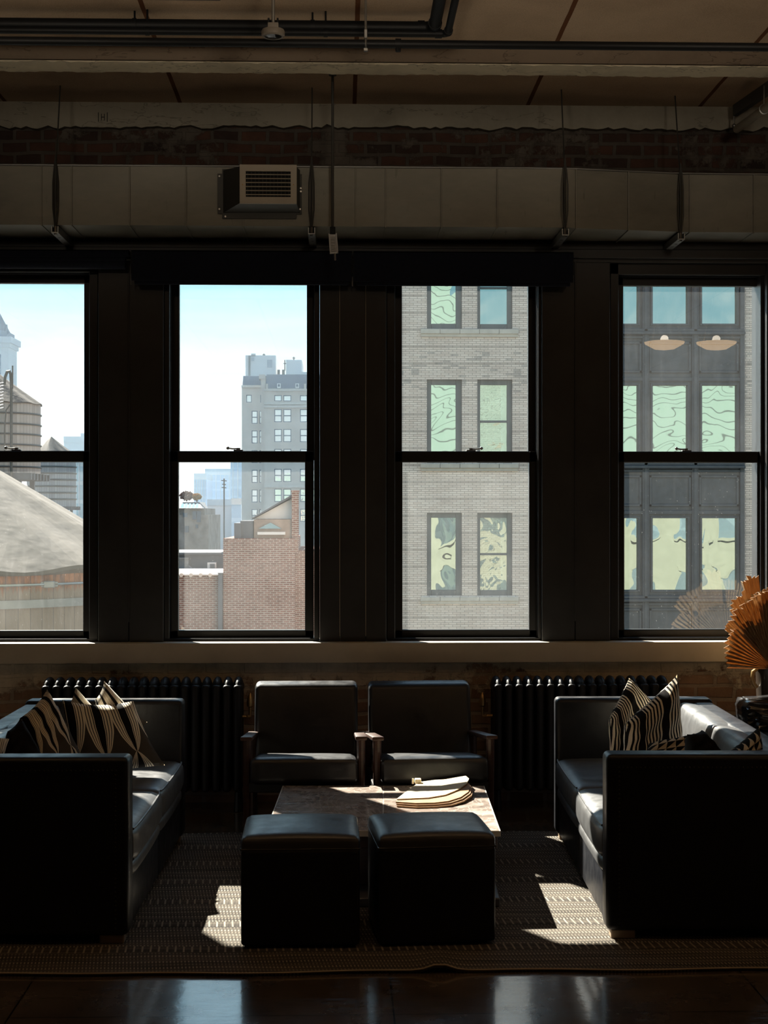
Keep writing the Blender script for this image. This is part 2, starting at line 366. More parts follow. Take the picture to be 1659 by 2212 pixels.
def glass(name, dirt, speck):
    m = bpy.data.materials.new(name); m.use_nodes = True; t = m.node_tree; t.nodes.clear(); T = NT(t)
    tr = T.n('ShaderNodeBsdfTransparent', {'Color': (.985, .995, .99)}); gl = T.n('ShaderNodeBsdfGlossy', {'Color': (1, 1, 1), 'Roughness': 0.0})
    face = T.n('ShaderNodeLayerWeight', {'Blend': .5}).outputs['Facing']
    fr = T.m('ADD', .04, T.m('MULTIPLY', .9, T.m('POWER', face, 5)))
    a = T.n('ShaderNodeMixShader', {0: fr}); t.links.new(tr.outputs[0], a.inputs[1]); t.links.new(gl.outputs[0], a.inputs[2])
    p = T.pos(); n = T.noise(p, 3.0, 7, .65); vo = T.n('ShaderNodeTexVoronoi', {'Vector': p, 'Scale': 42}).outputs[0]
    sp = T.m('MULTIPLY', T.m('LESS_THAN', vo, .055), speck)
    streak = T.noise(T.map(p, sc=(9, 9, .8)), 5, 4, .6)
    fac = T.m('ADD', T.m('MULTIPLY', T.m('ADD', T.ramp(n, [(.3, .6), (.7, 1.3)]), T.ramp(streak, [(.5, 0), (.75, .35)])), dirt), sp)
    du = T.n('ShaderNodeBsdfTranslucent', {'Color': (.95, .96, .96)})
    b = T.n('ShaderNodeMixShader', {0: fac}); t.links.new(a.outputs[0], b.inputs[1]); t.links.new(du.outputs[0], b.inputs[2])
    t.links.new(b.outputs[0], T.n('ShaderNodeOutputMaterial').inputs[0]); MATS[name] = m; return m
GLASS_UP = glass('window_glass', .008, .06)
GLASS_LOW = [glass('dusty_window_glass_%s' % n_, d_, .15) for n_, d_ in (('a', .02), ('b', .015), ('c', .014), ('d', .014), ('e', .005), ('f', .012))]

def reflglass(tint, refl=.45, wob=1.0, body=(.02, .03, .03)):
    """coated panes of the houses opposite: mirror like, slightly buckled"""
    def f(T, I, put):
        p = T.pos(); t = T.t; pr = t.nodes['Principled BSDF']
        nrm = T.bump(T.noise(T.map(p, sc=(1, 1, .8)), .75, 2, .35, .5), .42 * wob, .05)
        gl = T.n('ShaderNodeBsdfGlossy', {'Color': tint, 'Roughness': .01, 'Normal': nrm})
        put('Base Color', body); put('Roughness', .2)
        mx = T.n('ShaderNodeMixShader', {0: refl}); t.links.new(pr.outputs[0], mx.inputs[1]); t.links.new(gl.outputs[0], mx.inputs[2])
        t.links.new(mx.outputs[0], t.nodes['Material Output'].inputs[0])
    return f
OPPGLASS = mat('buckled_green_glass', build=reflglass((.80, .96, .91), .46))
FARGLASS = mat('far_pane', build=reflglass((.85, .93, .95), .5, .5, (.10, .14, .16)))

# ------------------------------------------------------------------ room shell
CZ = 3.855
struct('floor', box(B(), -6.2, 6.2, -8.2, 8.7, -.25, 0), FLOOR, 'worn brown glossy floor slab with scratches and seams', 'floor')
struct('ceiling', box(B(), -6.2, 6.2, -8.2, 8.74, CZ, 4.1), CEIL, 'brown fibreboard ceiling with rust coloured joints', 'ceiling')

def ragged(bm, x0, x1, y0, y1, zt, zb, jit=.012, step=.03, mi=0, seed=1, slope=0.0):
    """a long strip whose lower edge is broken and uneven"""
    r = random.Random(seed); n = int((x1 - x0) / step); t = bmesh.new(); rows = []; j = 0
    for i in range(n + 1):
        x = x0 + (x1 - x0) * i / n; j = .6 * j + r.uniform(-jit, jit)
        if r.random() < .04: j += r.choice((-1, 1)) * jit * 1.6
        z = zb + j + slope * x
        rows.append([t.verts.new(p) for p in ((x, y0, zt), (x, y0, z), (x, y1, z + .004), (x, y1, zt))])
    for A, C in zip(rows, rows[1:]):
        for k in range(4): t.faces.new((A[k], A[(k + 1) % 4], C[(k + 1) % 4], C[k]))
    t.faces.new(rows[0]); t.faces.new(rows[-1])
    return join(bm, t, None, mi)

b = B()
box(b, -6.2, 6.2, 8.5, 8.74, 0, .80, mi=0)
box(b, -6.2, 6.2, 8.56, 8.74, 3.12, CZ, mi=1)
ragged(b, -6.2, 6.2, 8.50, 8.57, CZ, Z_(276, 8.5), .010, .03, 2, 3, .004)
for px0, px1, py0, py1 in ((212, 213.4, 243, 263), (231, 232.4, 243, 263), (218.5, 219.8, 246, 260), (225, 226.3, 246, 260), (219, 226, 252.4, 253.8)):
    x0, x1, z0, z1 = span(px0, px1, py0, py1, 8.5); box(b, x0, x1, 8.4975, 8.505, z0, z1, mi=3)
struct('wall_front', b, [BRICK_LOW, BRICK_TOP, PLASTER, BLACK], 'brick window wall with peeling plaster below the sill and above the duct', 'wall')
b = B(); box(b, -6.2, -5.9, -8.2, 8.7, 0, CZ); struct('wall_left', b, WALLP, 'plain warm painted side wall', 'wall')
b = B(); box(b, 5.9, 6.2, -8.2, 8.7, 0, CZ); struct('wall_right', b, WALLP, 'plain warm painted wall on the vase side', 'wall')
b = B()
box(b, -5.9, 5.9, -8.3, -8.0, 0, CZ)
struct('wall_back', b, WALLP, 'rear wall of the loft behind the viewer', 'wall')

# beam across the ceiling
b = B(); YB0, YB1 = 7.46, 7.63
zb = Z_(139, YB0)
box(b, -6.2, 6.2, YB0, YB1, zb + .012, CZ, mi=0)
ragged(b, -6.2, 6.2, YB0 - .006, YB1 + .012, zb + .005, zb, .004, .02, 1, 9)
struct('trim_1', b, [BEAMFACE, CREAM], 'stained concrete ceiling beam with ragged cream lower edge', 'ceiling beam')

# windows: (upper pane left, right, lower pane left, right, frame left, right, head drop)
WIN = [(-571, -297, -573, -301, -602, -268, 0), (-91, 183, -94, 181, -122, 212, 0), (388, 663, 386, 659, 354, 690, 0),
       (868, 1140, 869, 1142, 835, 1170, 0), (1345, 1635, 1347, 1633, 1318, 1655, 0), (1825, 2115, 1827, 2113, 1798, 2142, 0)]
WDESC = ['dark sash window beyond the left edge', 'dark sash window with the water tank outside', 'dark sash window facing sky and the tall grey apartment house',
         'dark sash window facing the pale brick house', 'dark sash window facing the dark iron bay, behind the dried palm', 'dark sash window beyond the right edge']
YU, YL, YF = 8.655, 8.605, 8.52
ZT, ZUB, ZLT, ZB = Z_(616, YU), Z_(975, YL), Z_(999, YL), Z_(1360, YL)
SILLZ = Z_(1388, 8.42)
HEADZ = Z_(566, 8.5)
for i, (ul, ur, ll, lr, fl, fr_, _) in enumerate(WIN):
    x0, x1, fx0, fx1 = X_(ul, YU), X_(ur, YU), X_(fl, YF), X_(fr_, YF)
    lx0, lx1 = X_(ll, YL), X_(lr, YL)
    wn = tag(empty('window_%d' % (i + 1), ((fx0 + fx1) / 2, YF, SILLZ)), WDESC[i], 'window', kind='structure')
    o = wn.location.copy(); Mo = Matrix.Translation(-o)
    b = B(); st = .048
    for k, (ya, yb, ins) in enumerate(((YF, YF + .07, 0), (YF + .03, 8.74, .022))):
        for xa, xb in ((fx0 + ins, min(x0, lx0) - st + .006), (max(x1, lx1) + st - .006, fx1 - ins)): box(b, min(xa, xb), max(xa, xb), ya, yb, SILLZ + .012, ZT + .16, .004, 1, Mo)
        box(b, fx0 + ins, fx1 - ins, ya, yb, ZT + .045, ZT + .16, .004, 1, Mo)
        box(b, fx0 + ins, fx1 - ins, ya, yb, SILLZ + .004, ZB - .045 + .004, .004, 1, Mo)
    obj('frame', b, FRAMEMETAL, wn)
    b = B()
    for xa, xb in ((x0 - st, x0), (x1, x1 + st)): box(b, xa, xb, YU - .022, YU + .022, ZUB - .02, ZT + .05, .003, 1, Mo)
    box(b, x0 - st, x1 + st, YU - .022, YU + .022, ZT, ZT + .05, .003, 1, Mo); box(b, x0 - st, x1 + st, YU - .022, YU + .022, ZUB - .05, ZUB + .002, .003, 1, Mo)
    us = obj('upper_sash', b, FRAMEMETAL, wn)
    b = B()
    for xa, xb in ((lx0 - st, lx0), (lx1, lx1 + st)): box(b, xa, xb, YL - .026, YL + .026, ZB - .06, ZUB, .003, 1, Mo)
    box(b, lx0 - st, lx1 + st, YL - .026, YL + .026, ZLT, ZUB, .004, 1, Mo); box(b, lx0 - st, lx1 + st, YL - .026, YL + .026, ZB - .06, ZB, .004, 1, Mo)
    ls = obj('lower_sash', b, FRAMEMETAL, wn)
    b = B(); box(b, x0 - .004, x1 + .004, YU - .002, YU + .002, ZUB - .01, ZT + .006, M=Mo); obj('upper_pane', b, GLASS_UP, wn, smooth=False)
    b = B(); box(b, lx0 - .004, lx1 + .004, YL - .002, YL + .002, ZB - .006, ZLT + .006, M=Mo); obj('lower_pane', b, GLASS_LOW[i], wn, smooth=False)
    b = B(); cxm = (lx0 + lx1) / 2 - .02 if i != 3 else (lx0 + lx1) / 2 + .03
    if i == 3: s_ = 1
    else: s_ = -1
    box(b, cxm - .026, cxm + .026, YL - .018, YL + .012, ZUB, ZUB + .008, .002, 1, Mo); cyl(b, Mo @ Vector((cxm, YL, ZUB)), Mo @ Vector((cxm, YL, ZUB + .018)), .012)
    tube(b, [Mo @ Vector((cxm, YL - .005, ZUB + .014)), Mo @ Vector((cxm + s_ * .03, YL - .008, ZUB + .013)), Mo @ Vector((cxm + s_ * .052, YL - .01, ZUB + .016))], .0045)
    ball(b, Mo @ Vector((cxm + s_ * .058, YL - .01, ZUB + .017)), .0095, 2)
    obj('sash_lock', b, STEEL, wn)
    portal('daylight_portal', ((fx0 + fx1) / 2, 8.70, (ZT + ZB) / 2), fx1 - fx0 - .06, ZT - ZB + .1, -1)

# column cladding between the windows (folded sheet metal with a standing seam)
cols = []
edges = [X_(wd[4], 8.5) for wd in WIN], [X_(wd[5], 8.5) for wd in WIN]
cols = [(-6.2, edges[0][0])] + [(edges[1][k], edges[0][k + 1]) for k in range(5)] + [(edges[1][5], 6.2)]
seams = {1: [-205], 2: [279], 3: [734, 790], 4: [1242], 5: [1722]}
for k, (a0, a1) in enumerate(cols):
    b = B(); sx = [X_(p, 8.5) for p in seams.get(k, [])]; cuts = [a0] + sx + [a1]
    for j in range(len(cuts) - 1): box(b, cuts[j] + .0015, cuts[j + 1] - .0015, 8.49, 8.735, SILLZ, 3.16, .003, 1)
    if k == 3:
        for s_ in sx: ragged(b, s_ - .003, s_ + .003, 8.494, 8.5, 2.85, SILLZ + .03, .001, .004, 1)  # thin pale strips laid along the board gaps
    else:
        for s_ in sx: box(b, s_ - .004, s_ + .004, 8.482, 8.5, SILLZ + .11, 3.16, .0015, 1)
    struct('trim_%d' % (k + 2), b, [DARKMETAL, SILL], ['dark metal end panel beyond the left window', 'dark metal column panel beyond the left edge', 'dark dented metal column panel between tank window and sky window',
           'dark boarded column with pale strips in the middle of the wall', 'dark metal column panel between brick view and iron bay view', 'dark metal column panel right of the palm', 'dark metal end panel beyond the right edge'][k], 'column panel')
b = B(); box(b, -6.2, 6.2, 8.475, 8.74, HEADZ, 3.17, .004, 1); box(b, -6.2, 6.2, 8.44, 8.49, 3.0, 3.05, .004, 1)
for wi, wd in enumerate(WIN): box(b, X_(wd[4], 8.5) - .02, X_(wd[5], 8.5) + .02, 8.51, 8.74, ZT + .13, HEADZ + .02)
struct('trim_9', b, DARKMETAL, 'dark metal header above the windows', 'window header')
b = B(); box(b, -6.2, 6.2, 8.42, 8.74, Z_(1432, 8.42), SILLZ, .006, 2)
struct('trim_10', b, SILL, 'long cream painted window sill', 'window sill')

# ------------------------------------------------------------------ our own house seen from the street (mirrored in the panes opposite)
MINT = mat('mint_siding', rough=.8, build=lambda T, I, put: put('Base Color', T.mix(T.near(T.xyz(T.pos())[2], .42, 0, .05), (.205, .27, .235), (.055, .07, .065))))
LIME = mat('cream_limestone', rough=.85, build=noisy((.25, .24, .185), .12, 1.5, .1, 20))
b = B(); ya, yb = 8.745, 8.84
oc = [(c0 + .09, c1 - .09) for c0, c1 in cols[1:-1]]
oc = [(-26, cols[0][1] - .09)] + oc + [(cols[-1][0] + .09, 30)]
for c0, c1 in oc: box(b, c0, c1, ya, yb, SILLZ - .03, ZT + .3, mi=1)
box(b, -26, 30, ya, yb, -22, SILLZ - .03, mi=1); box(b, -26, 30, ya, yb, ZT + .3, 9.6, mi=0); box(b, -26, 30, ya, yb + .25, 9.6, 9.9, mi=1); box(b, -26, 30, ya, yb + .12, 3.3, 3.5, mi=1)
box(b, -26, 6, ya, yb, 9.6, 14, mi=0)
for gx in range(-11, 13):
    for gz in (-10.6, -7.0, -3.4, .3):
        if gz == .3 and -4 < gx * 2.3 < 4.5: continue
        x = gx * 2.3 + .6
        box(b, x - .62, x + .62, yb - .02, yb + .01, gz, gz + 2.1, mi=2); box(b, x - .75, x + .75, yb, yb + .12, gz - .18, gz, mi=1); box(b, x - .75, x + .75, yb, yb + .07, gz + 2.1, gz + 2.3, mi=1)
struct('wall_exterior', b, [MINT, LIME, FARGLASS], 'sunlit street front of the loft house', 'wall')

# ------------------------------------------------------------------ rug
RY0, RY1 = 5.325, 7.63
b = B(); n = 150
top, bot = [], []
for j in range(41):
    y = RY0 + (RY1 - RY0) * j / 40; row = []
    for i in range(n + 1):
        x = -2.9 + 5.9 * i / n
        edge = .008 * math.sin(x * 4.1) + .006 * math.sin(x * 9.7 + 1)
        yy = y + (edge if j == 0 else (.6 * edge if j == 40 else 0))
        rip = .022 * math.exp(-((x - .345) / .05) ** 2) * max(0, 1 - j / 5)
        row.append(b.verts.new((x, yy, .012 + rip + .0015 * math.sin(x * 13 + j))))
    top.append(row)
for A, C in zip(top, top[1:]):
    for i in range(n): b.faces.new((A[i], A[i + 1], C[i + 1], C[i]))
bl = [[b.verts.new((v.co.x, v.co.y, max(.001, v.co.z - .011))) for v in rr] for rr in (top[0], top[-1])]
for A, C in ((top[0], bl[0]), (top[-1], bl[1])):
    for i in range(n): b.faces.new((A[i], A[i + 1], C[i + 1], C[i]))
rug = tag(obj('rug', b, RUG, smooth=True), 'flat woven brown rug with pale stitched rows under the seating group', 'rug')
b = B()
for i in range(420):
    x = -2.9 + 5.9 * rnd.random(); L = rnd.uniform(.012, .03)
    cyl(b, (x, RY1 - .004, .009), (x + rnd.uniform(-.01, .01), RY1 + L, .004), .0016, 4)
tag(obj('fringe', b, RUG, rug), 'frayed far edge', kind='stuff')
b = B(); tube(b, [(-2.9 + 5.9 * i / n, RY0 - .003 + .008 * math.sin((-2.9 + 5.9 * i / n) * 4.1) + .006 * math.sin((-2.9 + 5.9 * i / n) * 9.7 + 1), .011 + .022 * math.exp(-((-2.9 + 5.9 * i / n - .345) / .05) ** 2)) for i in range(n + 1)], .0035, 6)
obj('edge_binding', b, mat('pale_binding', (.50, .43, .32), .9), rug)

# ------------------------------------------------------------------ sofas
SL, SD, AH, AT = 1.83, .755, .700, .125
def make_sofa(loc, rz, label):
    t = thing('sofa', label, 'sofa', loc, rz, 'black leather sofas facing each other')
    xb, xf = -SD / 2, SD / 2
    for s in (-1, 1):
        y0, y1 = sorted((s * SL / 2, s * (SL / 2 - AT)))
        b = B(); box(b, xb, xf, y0, y1, .045, AH, .022, 4); a = obj('arm', b, LEATHER, t)
        b = B(); yo = s * (SL / 2 + .0005)
        x = xb + .05
        while x < xf - .035: ball(b, (x, yo, AH - .048), .0042, 1, (1, .5, 1)); x += .0165
        z = AH - .048
        while z > .07: ball(b, (xf - .048, yo, z), .0042, 1, (1, .5, 1)); z -= .0165
        obj('nailhead_trim', b, STUD, a)
    yi = SL / 2 - AT
    b = B(); box(b, xb, xb + .10, -yi, yi, .045, AH - .015, .02, 4); obj('back', b, LEATHER, t)
    for s in (-1, 1):
        y0, y1 = sorted((s * .002, s * (yi - .002)))
        b = B(); box(b, xf - .16, xf - .012, y0, y1, .045, .235, .012, 3); obj('front_rail', b, LEATHER, t)
        b = B(); puff(b, xb + .1, xf - .004, y0, y1, .225, .292, .026, .0, .010, 14); obj('deck_cushion', b, SUNSEATLEATHER, t)
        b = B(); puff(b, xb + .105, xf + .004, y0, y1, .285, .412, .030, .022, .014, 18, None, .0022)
        c = obj('seat_cushion', b, SUNSEATLEATHER, t)
        b = B()
        for zz in (.296, .405): tube(b, [(xf - .004 + .014 * max(0, 1 - ((k - 10) / 10) ** 2) ** .5 * .6, y0 + .02 + (y1 - y0 - .04) * k / 20, zz + (.004 if zz > .35 else 0)) for k in range(21)], .0042, 6)
        obj('piping', b, SUNSEATLEATHER, c)
        b = B(); M = Matrix.Translation((xb + .135, 0, .54)) @ Matrix.Rotation(R(-9), 4, 'Y')
        puff(b, -.055, .06, y0, y1, -.15, .142, .03, .010, .016, 14, M); obj('back_cushion', b, SUNSEATLEATHER, t)
    for sx in (-1, 1):
        for sy in (-1, 1):
            b = B(); cx, cy_ = sx * (SD / 2 - .065), sy * (SL / 2 - .05)
            box(b, cx - .045, cx + .045, cy_ - .03, cy_ + .03, .011, .047, .004, 1); obj('foot', b, PALEWOOD, t)
    return t
lx = (-.776 - .752) / 2; sofaL = make_sofa((lx - SD / 2, 5.665 + SL / 2, 0), R(-.8), 'black leather two-seat sofa along the left edge, under five patterned pillows')
rx = (.986 + 1.043) / 2
make_sofa((rx + SD / 2, 5.665 + SL / 2, 0), R(180 - 1.8), 'black leather two-seat sofa on the side of the palm vase, glossy in the sun')

# ------------------------------------------------------------------ pillows (four corners, swollen between them)
def pillow(name, label, TL, TR, BR, BL, mt, thick=.075, sag=.03, group='throw pillows on the sofas', flip=1, n=22):
    P = [at(*q) for q in (TL, TR, BR, BL)]
    ctr = sum(P, Vector()) / 4
    nrm = (P[1] - P[0] + P[2] - P[3]).cross(P[3] - P[0] + P[2] - P[1]).normalized()
    if nrm.y > 0: nrm = -nrm
    t = bmesh.new(); uvl = t.loops.layers.uv.new('UVMap'); grids = []; uvs = {}
    for side in (1, -1):
        g = []
        for j in range(n + 1):
            row = []
            for i in range(n + 1):
                u, v = i / n, j / n; a, c = 2 * u - 1, 2 * v - 1
                rim = i in (0, n) or j in (0, n)
                if rim and side == -1: row.append(grids[0][j][i]); continue
                uu, vv = .5 + a / 2 * (1 - .075 * (1 - c * c) * a * a), .5 + c / 2 * (1 - .075 * (1 - a * a) * c * c)
                p = P[3] * (1 - uu) * (1 - vv) + P[2] * uu * (1 - vv) + P[1] * uu * vv + P[0] * (1 - uu) * vv
                q = ((1 - a ** 4) * (1 - c ** 4)) ** .55
                wr = 1 + .10 * math.sin(9 * a + 5 * c) * abs(a) + .07 * math.sin(13 * c - 4 * a)
                off = side * thick * q * wr
                p = p + nrm * off - Vector((0, 0, sag * max(0, v - .45) ** 1.5 * (1 - a * a) * 2))
                vt = t.verts.new(p - ctr); uvs[vt] = (u, v) if side == 1 else (1 - u, v); row.append(vt)
            g.append(row)
        grids.append(g)
        for j in range(n):
            for i in range(n):
                f = t.faces.new((g[j][i], g[j][i + 1], g[j + 1][i + 1], g[j + 1][i]))
                for l, (ii, jj) in zip(f.loops, ((i, j), (i + 1, j), (i + 1, j + 1), (i, j + 1))): l[uvl].uv = (ii / n, jj / n)
    o = tag(obj(name, t, mt), label, 'pillow', group); o.location = ctr
    b = B(); rim = []
    g = grids[0]
    return o, P
pl = 'throw_pillow'
pillow(pl, 'striped petal pillow with a pointed sunlit corner, further of the two behind the big one', (140, 1535, 6.98), (163, 1484, 6.98), (262, 1585, 7.02), (190, 1665, 6.96), PETAL, .05, 0)
pillow(pl, 'striped petal pillow whose tall sunlit corner rises right behind the big front pillow', (205, 1512, 6.92), (225, 1471, 6.92), (318, 1560, 6.98), (230, 1665, 6.90), PETAL, .05, 0)
pillow(pl, 'largest striped petal pillow with straight top edge, standing by the far arm of left sofa', (134, 1512, 6.80), (288, 1514, 6.88), (356, 1653, 6.88), (146, 1690, 6.74), PETAL, .06, .01)
pillow(pl, 'petal patterned pillow tilted on its corner, left of the big striped pillow', (42, 1552, 6.45), (102, 1489, 6.55), (186, 1652, 6.5), (86, 1695, 6.3), PETAL, .055, 0)
pillow(pl, 'dark pillow standing on its corner behind the near arm of the left sofa', (16, 1580, 6.1), (44, 1550, 6.15), (112, 1662, 6.15), (-4, 1690, 6.05), BLACKCLOTH, .05, 0)
pillow(pl, 'pillow cut off by the left frame edge, only its striped tip in view', (-95, 1572, 5.98), (20, 1596, 6.02), (4, 1680, 6.0), (-95, 1690, 5.95), PETAL, .05, 0)
pillow(pl, 'wavy striped pillow at the far arm of the right sofa, behind its twin', (1319, 1550, 6.93), (1359, 1463, 6.98), (1452, 1545, 7.02), (1313, 1680, 6.9), WAVY, .06, 0)
pillow(pl, 'wavy striped pillow with the highest sunlit corner on the right sofa', (1352, 1562, 6.72), (1464, 1456, 6.8), (1478, 1668, 6.82), (1338, 1690, 6.68), WAVY, .07, 0)
pillow(pl, 'low pillow with triangle print lying in front of the wavy striped pair', (1402, 1606, 6.42), (1500, 1584, 6.5), (1530, 1670, 6.4), (1370, 1672, 6.3), TRIANG, .045, 0)
pillow(pl, 'plain black pillow between the two triangle print pillows', (1484, 1586, 6.0), (1516, 1577, 6.04), (1594, 1668, 6.0), (1478, 1680, 5.95), BLACKCLOTH, .05, 0)
pillow(pl, 'black pillow with triangle print and a pointed corner, nearest on right sofa', (1564, 1636, 5.87), (1640, 1569, 5.92), (1652, 1670, 5.9), (1560, 1680, 5.85), TRIANG, .055, 0)

# ------------------------------------------------------------------ two lounge chairs by the wall
def make_chair(loc, rz, label):
    t = thing('lounge_chair', label, 'armchair', loc, rz, 'black lounge chairs by the wall')     # faces -y
    b = B(); puff(b, -.254, .254, -.36, .28, .315, .441, .03, .008, 0, 16, Matrix.Translation((0, -.36, .44)) @ Matrix.Rotation(R(-7), 4, 'X') @ Matrix.Translation((0, .36, -.44))); obj('seat', b, CHAIRLEATHER, t)
    b = B(); M = Matrix.Translation((0, .33, .392)) @ Matrix.Rotation(R(-13), 4, 'X')
    box(b, -.266, .266, -.05, .055, -.07, .330, .028, 5)
    for v in b.verts:
        if v.co.z > .25: v.co.z += v.co.y * math.tan(R(19))
    b.transform(M); obj('backrest', b, CHAIRLEATHER, t)
    for s in (-1, 1):
        x = s * .272
        b = B(); box(b, x - .028, x + .028, -.34, .36, .518, .538, .006, 2, Matrix.Translation((0, -.34, .53)) @ Matrix.Rotation(R(-6), 4, 'X') @ Matrix.Translation((0, .34, -.53))); obj('armrest', b, WALNUT, t)
        for y in (-.28, .30):
            b = B(); cyl(b, (x, y, .012 if y < 0 else 0), (x, y, .52 if y < 0 else .46), .016, 10, .021); obj('leg', b, WALNUT, t)
    b = B()
    for s in (-1, 1): box(b, s * .272 - .013, s * .272 + .013, -.28, .30, .25, .29, .004, 1)
    box(b, -.272, .272, -.295, -.265, .265, .312, .004, 1); box(b, -.272, .272, .285, .315, .2, .24, .004, 1); obj('seat_frame', b, BLACKWOOD, t)
    return t
make_chair((X_(659, 7.62), 7.62, 0), R(0.3), 'black leather lounge chair by the brass radiator valve, its top edge fully sunlit')
make_chair((X_(923, 7.62), 7.62, 0), R(3.2), 'black leather lounge chair behind the paper folder, only its corner sunlit')

# ------------------------------------------------------------------ coffee table
t = thing('coffee_table', 'square low table with two veined brown stone tops and pale edges', 'coffee table', (.186, 6.683, 0), R(-1.65))
TZ = .32
for s in (-1, 1):
    x0, x1 = sorted((s * .0015, s * .468))
    b = B(); box(b, x0, x1, -.505, .505, TZ - .022, TZ, .002, 1); st_ = obj('stone_top', b, STONE, t)
b = B()
for args in ((-.472, -.4682, -.509, .509), (.4682, .472, -.509, .509), (-.468, .468, -.509, -.5052), (-.468, .468, .5052, .509)): box(b, *args, TZ - .024, TZ - .0005, .001, 1)
box(b, -.0012, .0012, -.505, .505, TZ - .02, TZ - .0006)
obj('edge_band', b, STONE_EDGE, t)
b = B(); box(b, -.46, .46, -.495, .495, TZ - .075, TZ - .023, .004, 1); obj('apron', b, WALNUT, t)
b = B(); box(b, -.26, .26, -.28, .30, .045, TZ - .07, .01, 2); obj('pedestal', b, WALNUT, t)
b = B(); box(b, -.470, .470, -.505, .505, .013, .048, .004, 1); obj('base_plate', b, mat('grey_base', (.10, .10, .105), .35), t)

# papers on the table
def on_table(px, py):
    k = (H - TZ - .012) * F / (py - 1106); u = (px - 829.5) / F; Yw = k * (math.cos(YAW) - u * math.sin(YAW)); return at(px, py, Yw)
po = on_table(940, 1716)
t = thing('paper_folder', 'open cream paper folder with loose brown sheets and a clip, on the table', 'folder', (po.x, po.y, TZ))
def leaf(bm, pts, z, th, lift=0.0, n=14):
    """a paper outline (rounded on one end) lying nearly flat, edges lifting a little"""
    a = [Vector(p) for p in pts]; cx = sum((p.x for p in a)) / len(a); cy_ = sum((p.y for p in a)) / len(a)
    vt = [bm.verts.new((p.x, p.y, z + lift * max(0, p.x) ** 2)) for p in a]; vb = [bm.verts.new((p.x, p.y, z - th + lift * max(0, p.x) ** 2)) for p in a]
    ct, cb = bm.verts.new((cx, cy_, z)), bm.verts.new((cx, cy_, z - th)); k = len(a)
    for i in range(k):
        j = (i + 1) % k; bm.faces.new((ct, vt[i], vt[j])); bm.faces.new((cb, vb[j], vb[i])); bm.faces.new((vt[i], vb[i], vb[j], vt[j]))
def outline(pts): return [on_table(*p) - po for p in pts]
under = [(857, 1738), (880, 1719), (906, 1700), (960, 1694), (1006, 1694), (1017, 1700), (1022, 1710), (1019, 1720), (1002, 1730), (975, 1737), (940, 1740), (900, 1741)]
for k, (z, ox, oy) in enumerate(((.008, 0, 0), (.015, -3, -1), (.021, -7, -2))):
    b = B(); leaf(b, outline([(x + (ox if x > 950 else ox * .3), y + oy) for x, y in under]), z, .0065, .35); obj('brown_sheets', b, KRAFT, t)
b = B(); leaf(b, outline([(857, 1733), (880, 1715), (906, 1696), (960, 1690), (1006, 1690), (1013, 1697), (1008, 1705), (990, 1715), (962, 1724), (925, 1730)]), .027, .005, .6); obj('cream_cover', b, PAPER, t)
cq = on_table(902, 1697) - po
b = B(); box(b, cq.x - .014, cq.x + .016, cq.y - .03, cq.y + .01, .024, .046, .004, 2); cyl(b, (cq.x - .022, cq.y, .02), (cq.x - .022, cq.y, .045), .004); obj('clip', b, PAPER, t)

# ------------------------------------------------------------------ ottomans
def make_ottoman(loc, rz, label):
    t = thing('ottoman', label, 'ottoman', loc, rz, 'black leather cube ottomans')
    b = B(); box(b, -.216, .216, -.21, .21, .022, .372, .014, 3)
    for v in b.verts:
        if v.co.z > .05: v.co.x *= 1 + .012 * math.sin((v.co.z - .02) / .35 * math.pi); v.co.y *= 1 + .012 * math.sin((v.co.z - .02) / .35 * math.pi)
    obj('body', b, LEATHER, t)
    b = B(); puff(b, -.218, .218, -.212, .212, .350, .416, .022, .022, 0, 18); c = obj('padded_top', b, LITPADLEATHER, t)
    b = B()
    loop = [(-.216, -.210), (.216, -.210), (.216, .210), (-.216, .210), (-.216, -.210)]
    pts = []
    for (xa, ya), (xb_, yb_) in zip(loop, loop[1:]): pts += [(xa + (xb_ - xa) * k / 6, ya + (yb_ - ya) * k / 6, .374) for k in range(6)]
    tube(b, pts + [pts[0]], .0035, 6); obj('seam_piping', b, LEATHER, c)
    for sx in (-1, 1):
        for sy in (-1, 1):
            b = B(); cyl(b, (sx * .18, sy * .15, .011), (sx * .18, sy * .15, .03), .02, 12); obj('foot', b, BLACKWOOD, t)
    return t
make_ottoman(((X_(519, 5.6) + X_(776, 5.6)) / 2, 5.805, 0), R(.6), 'black leather cube ottoman nearest the left sofa, its top lit bluish')
make_ottoman((X_(939, 5.62) - .006, 5.825, 0), R(4.5), 'black leather cube ottoman turned slightly, on the folder side of the table')

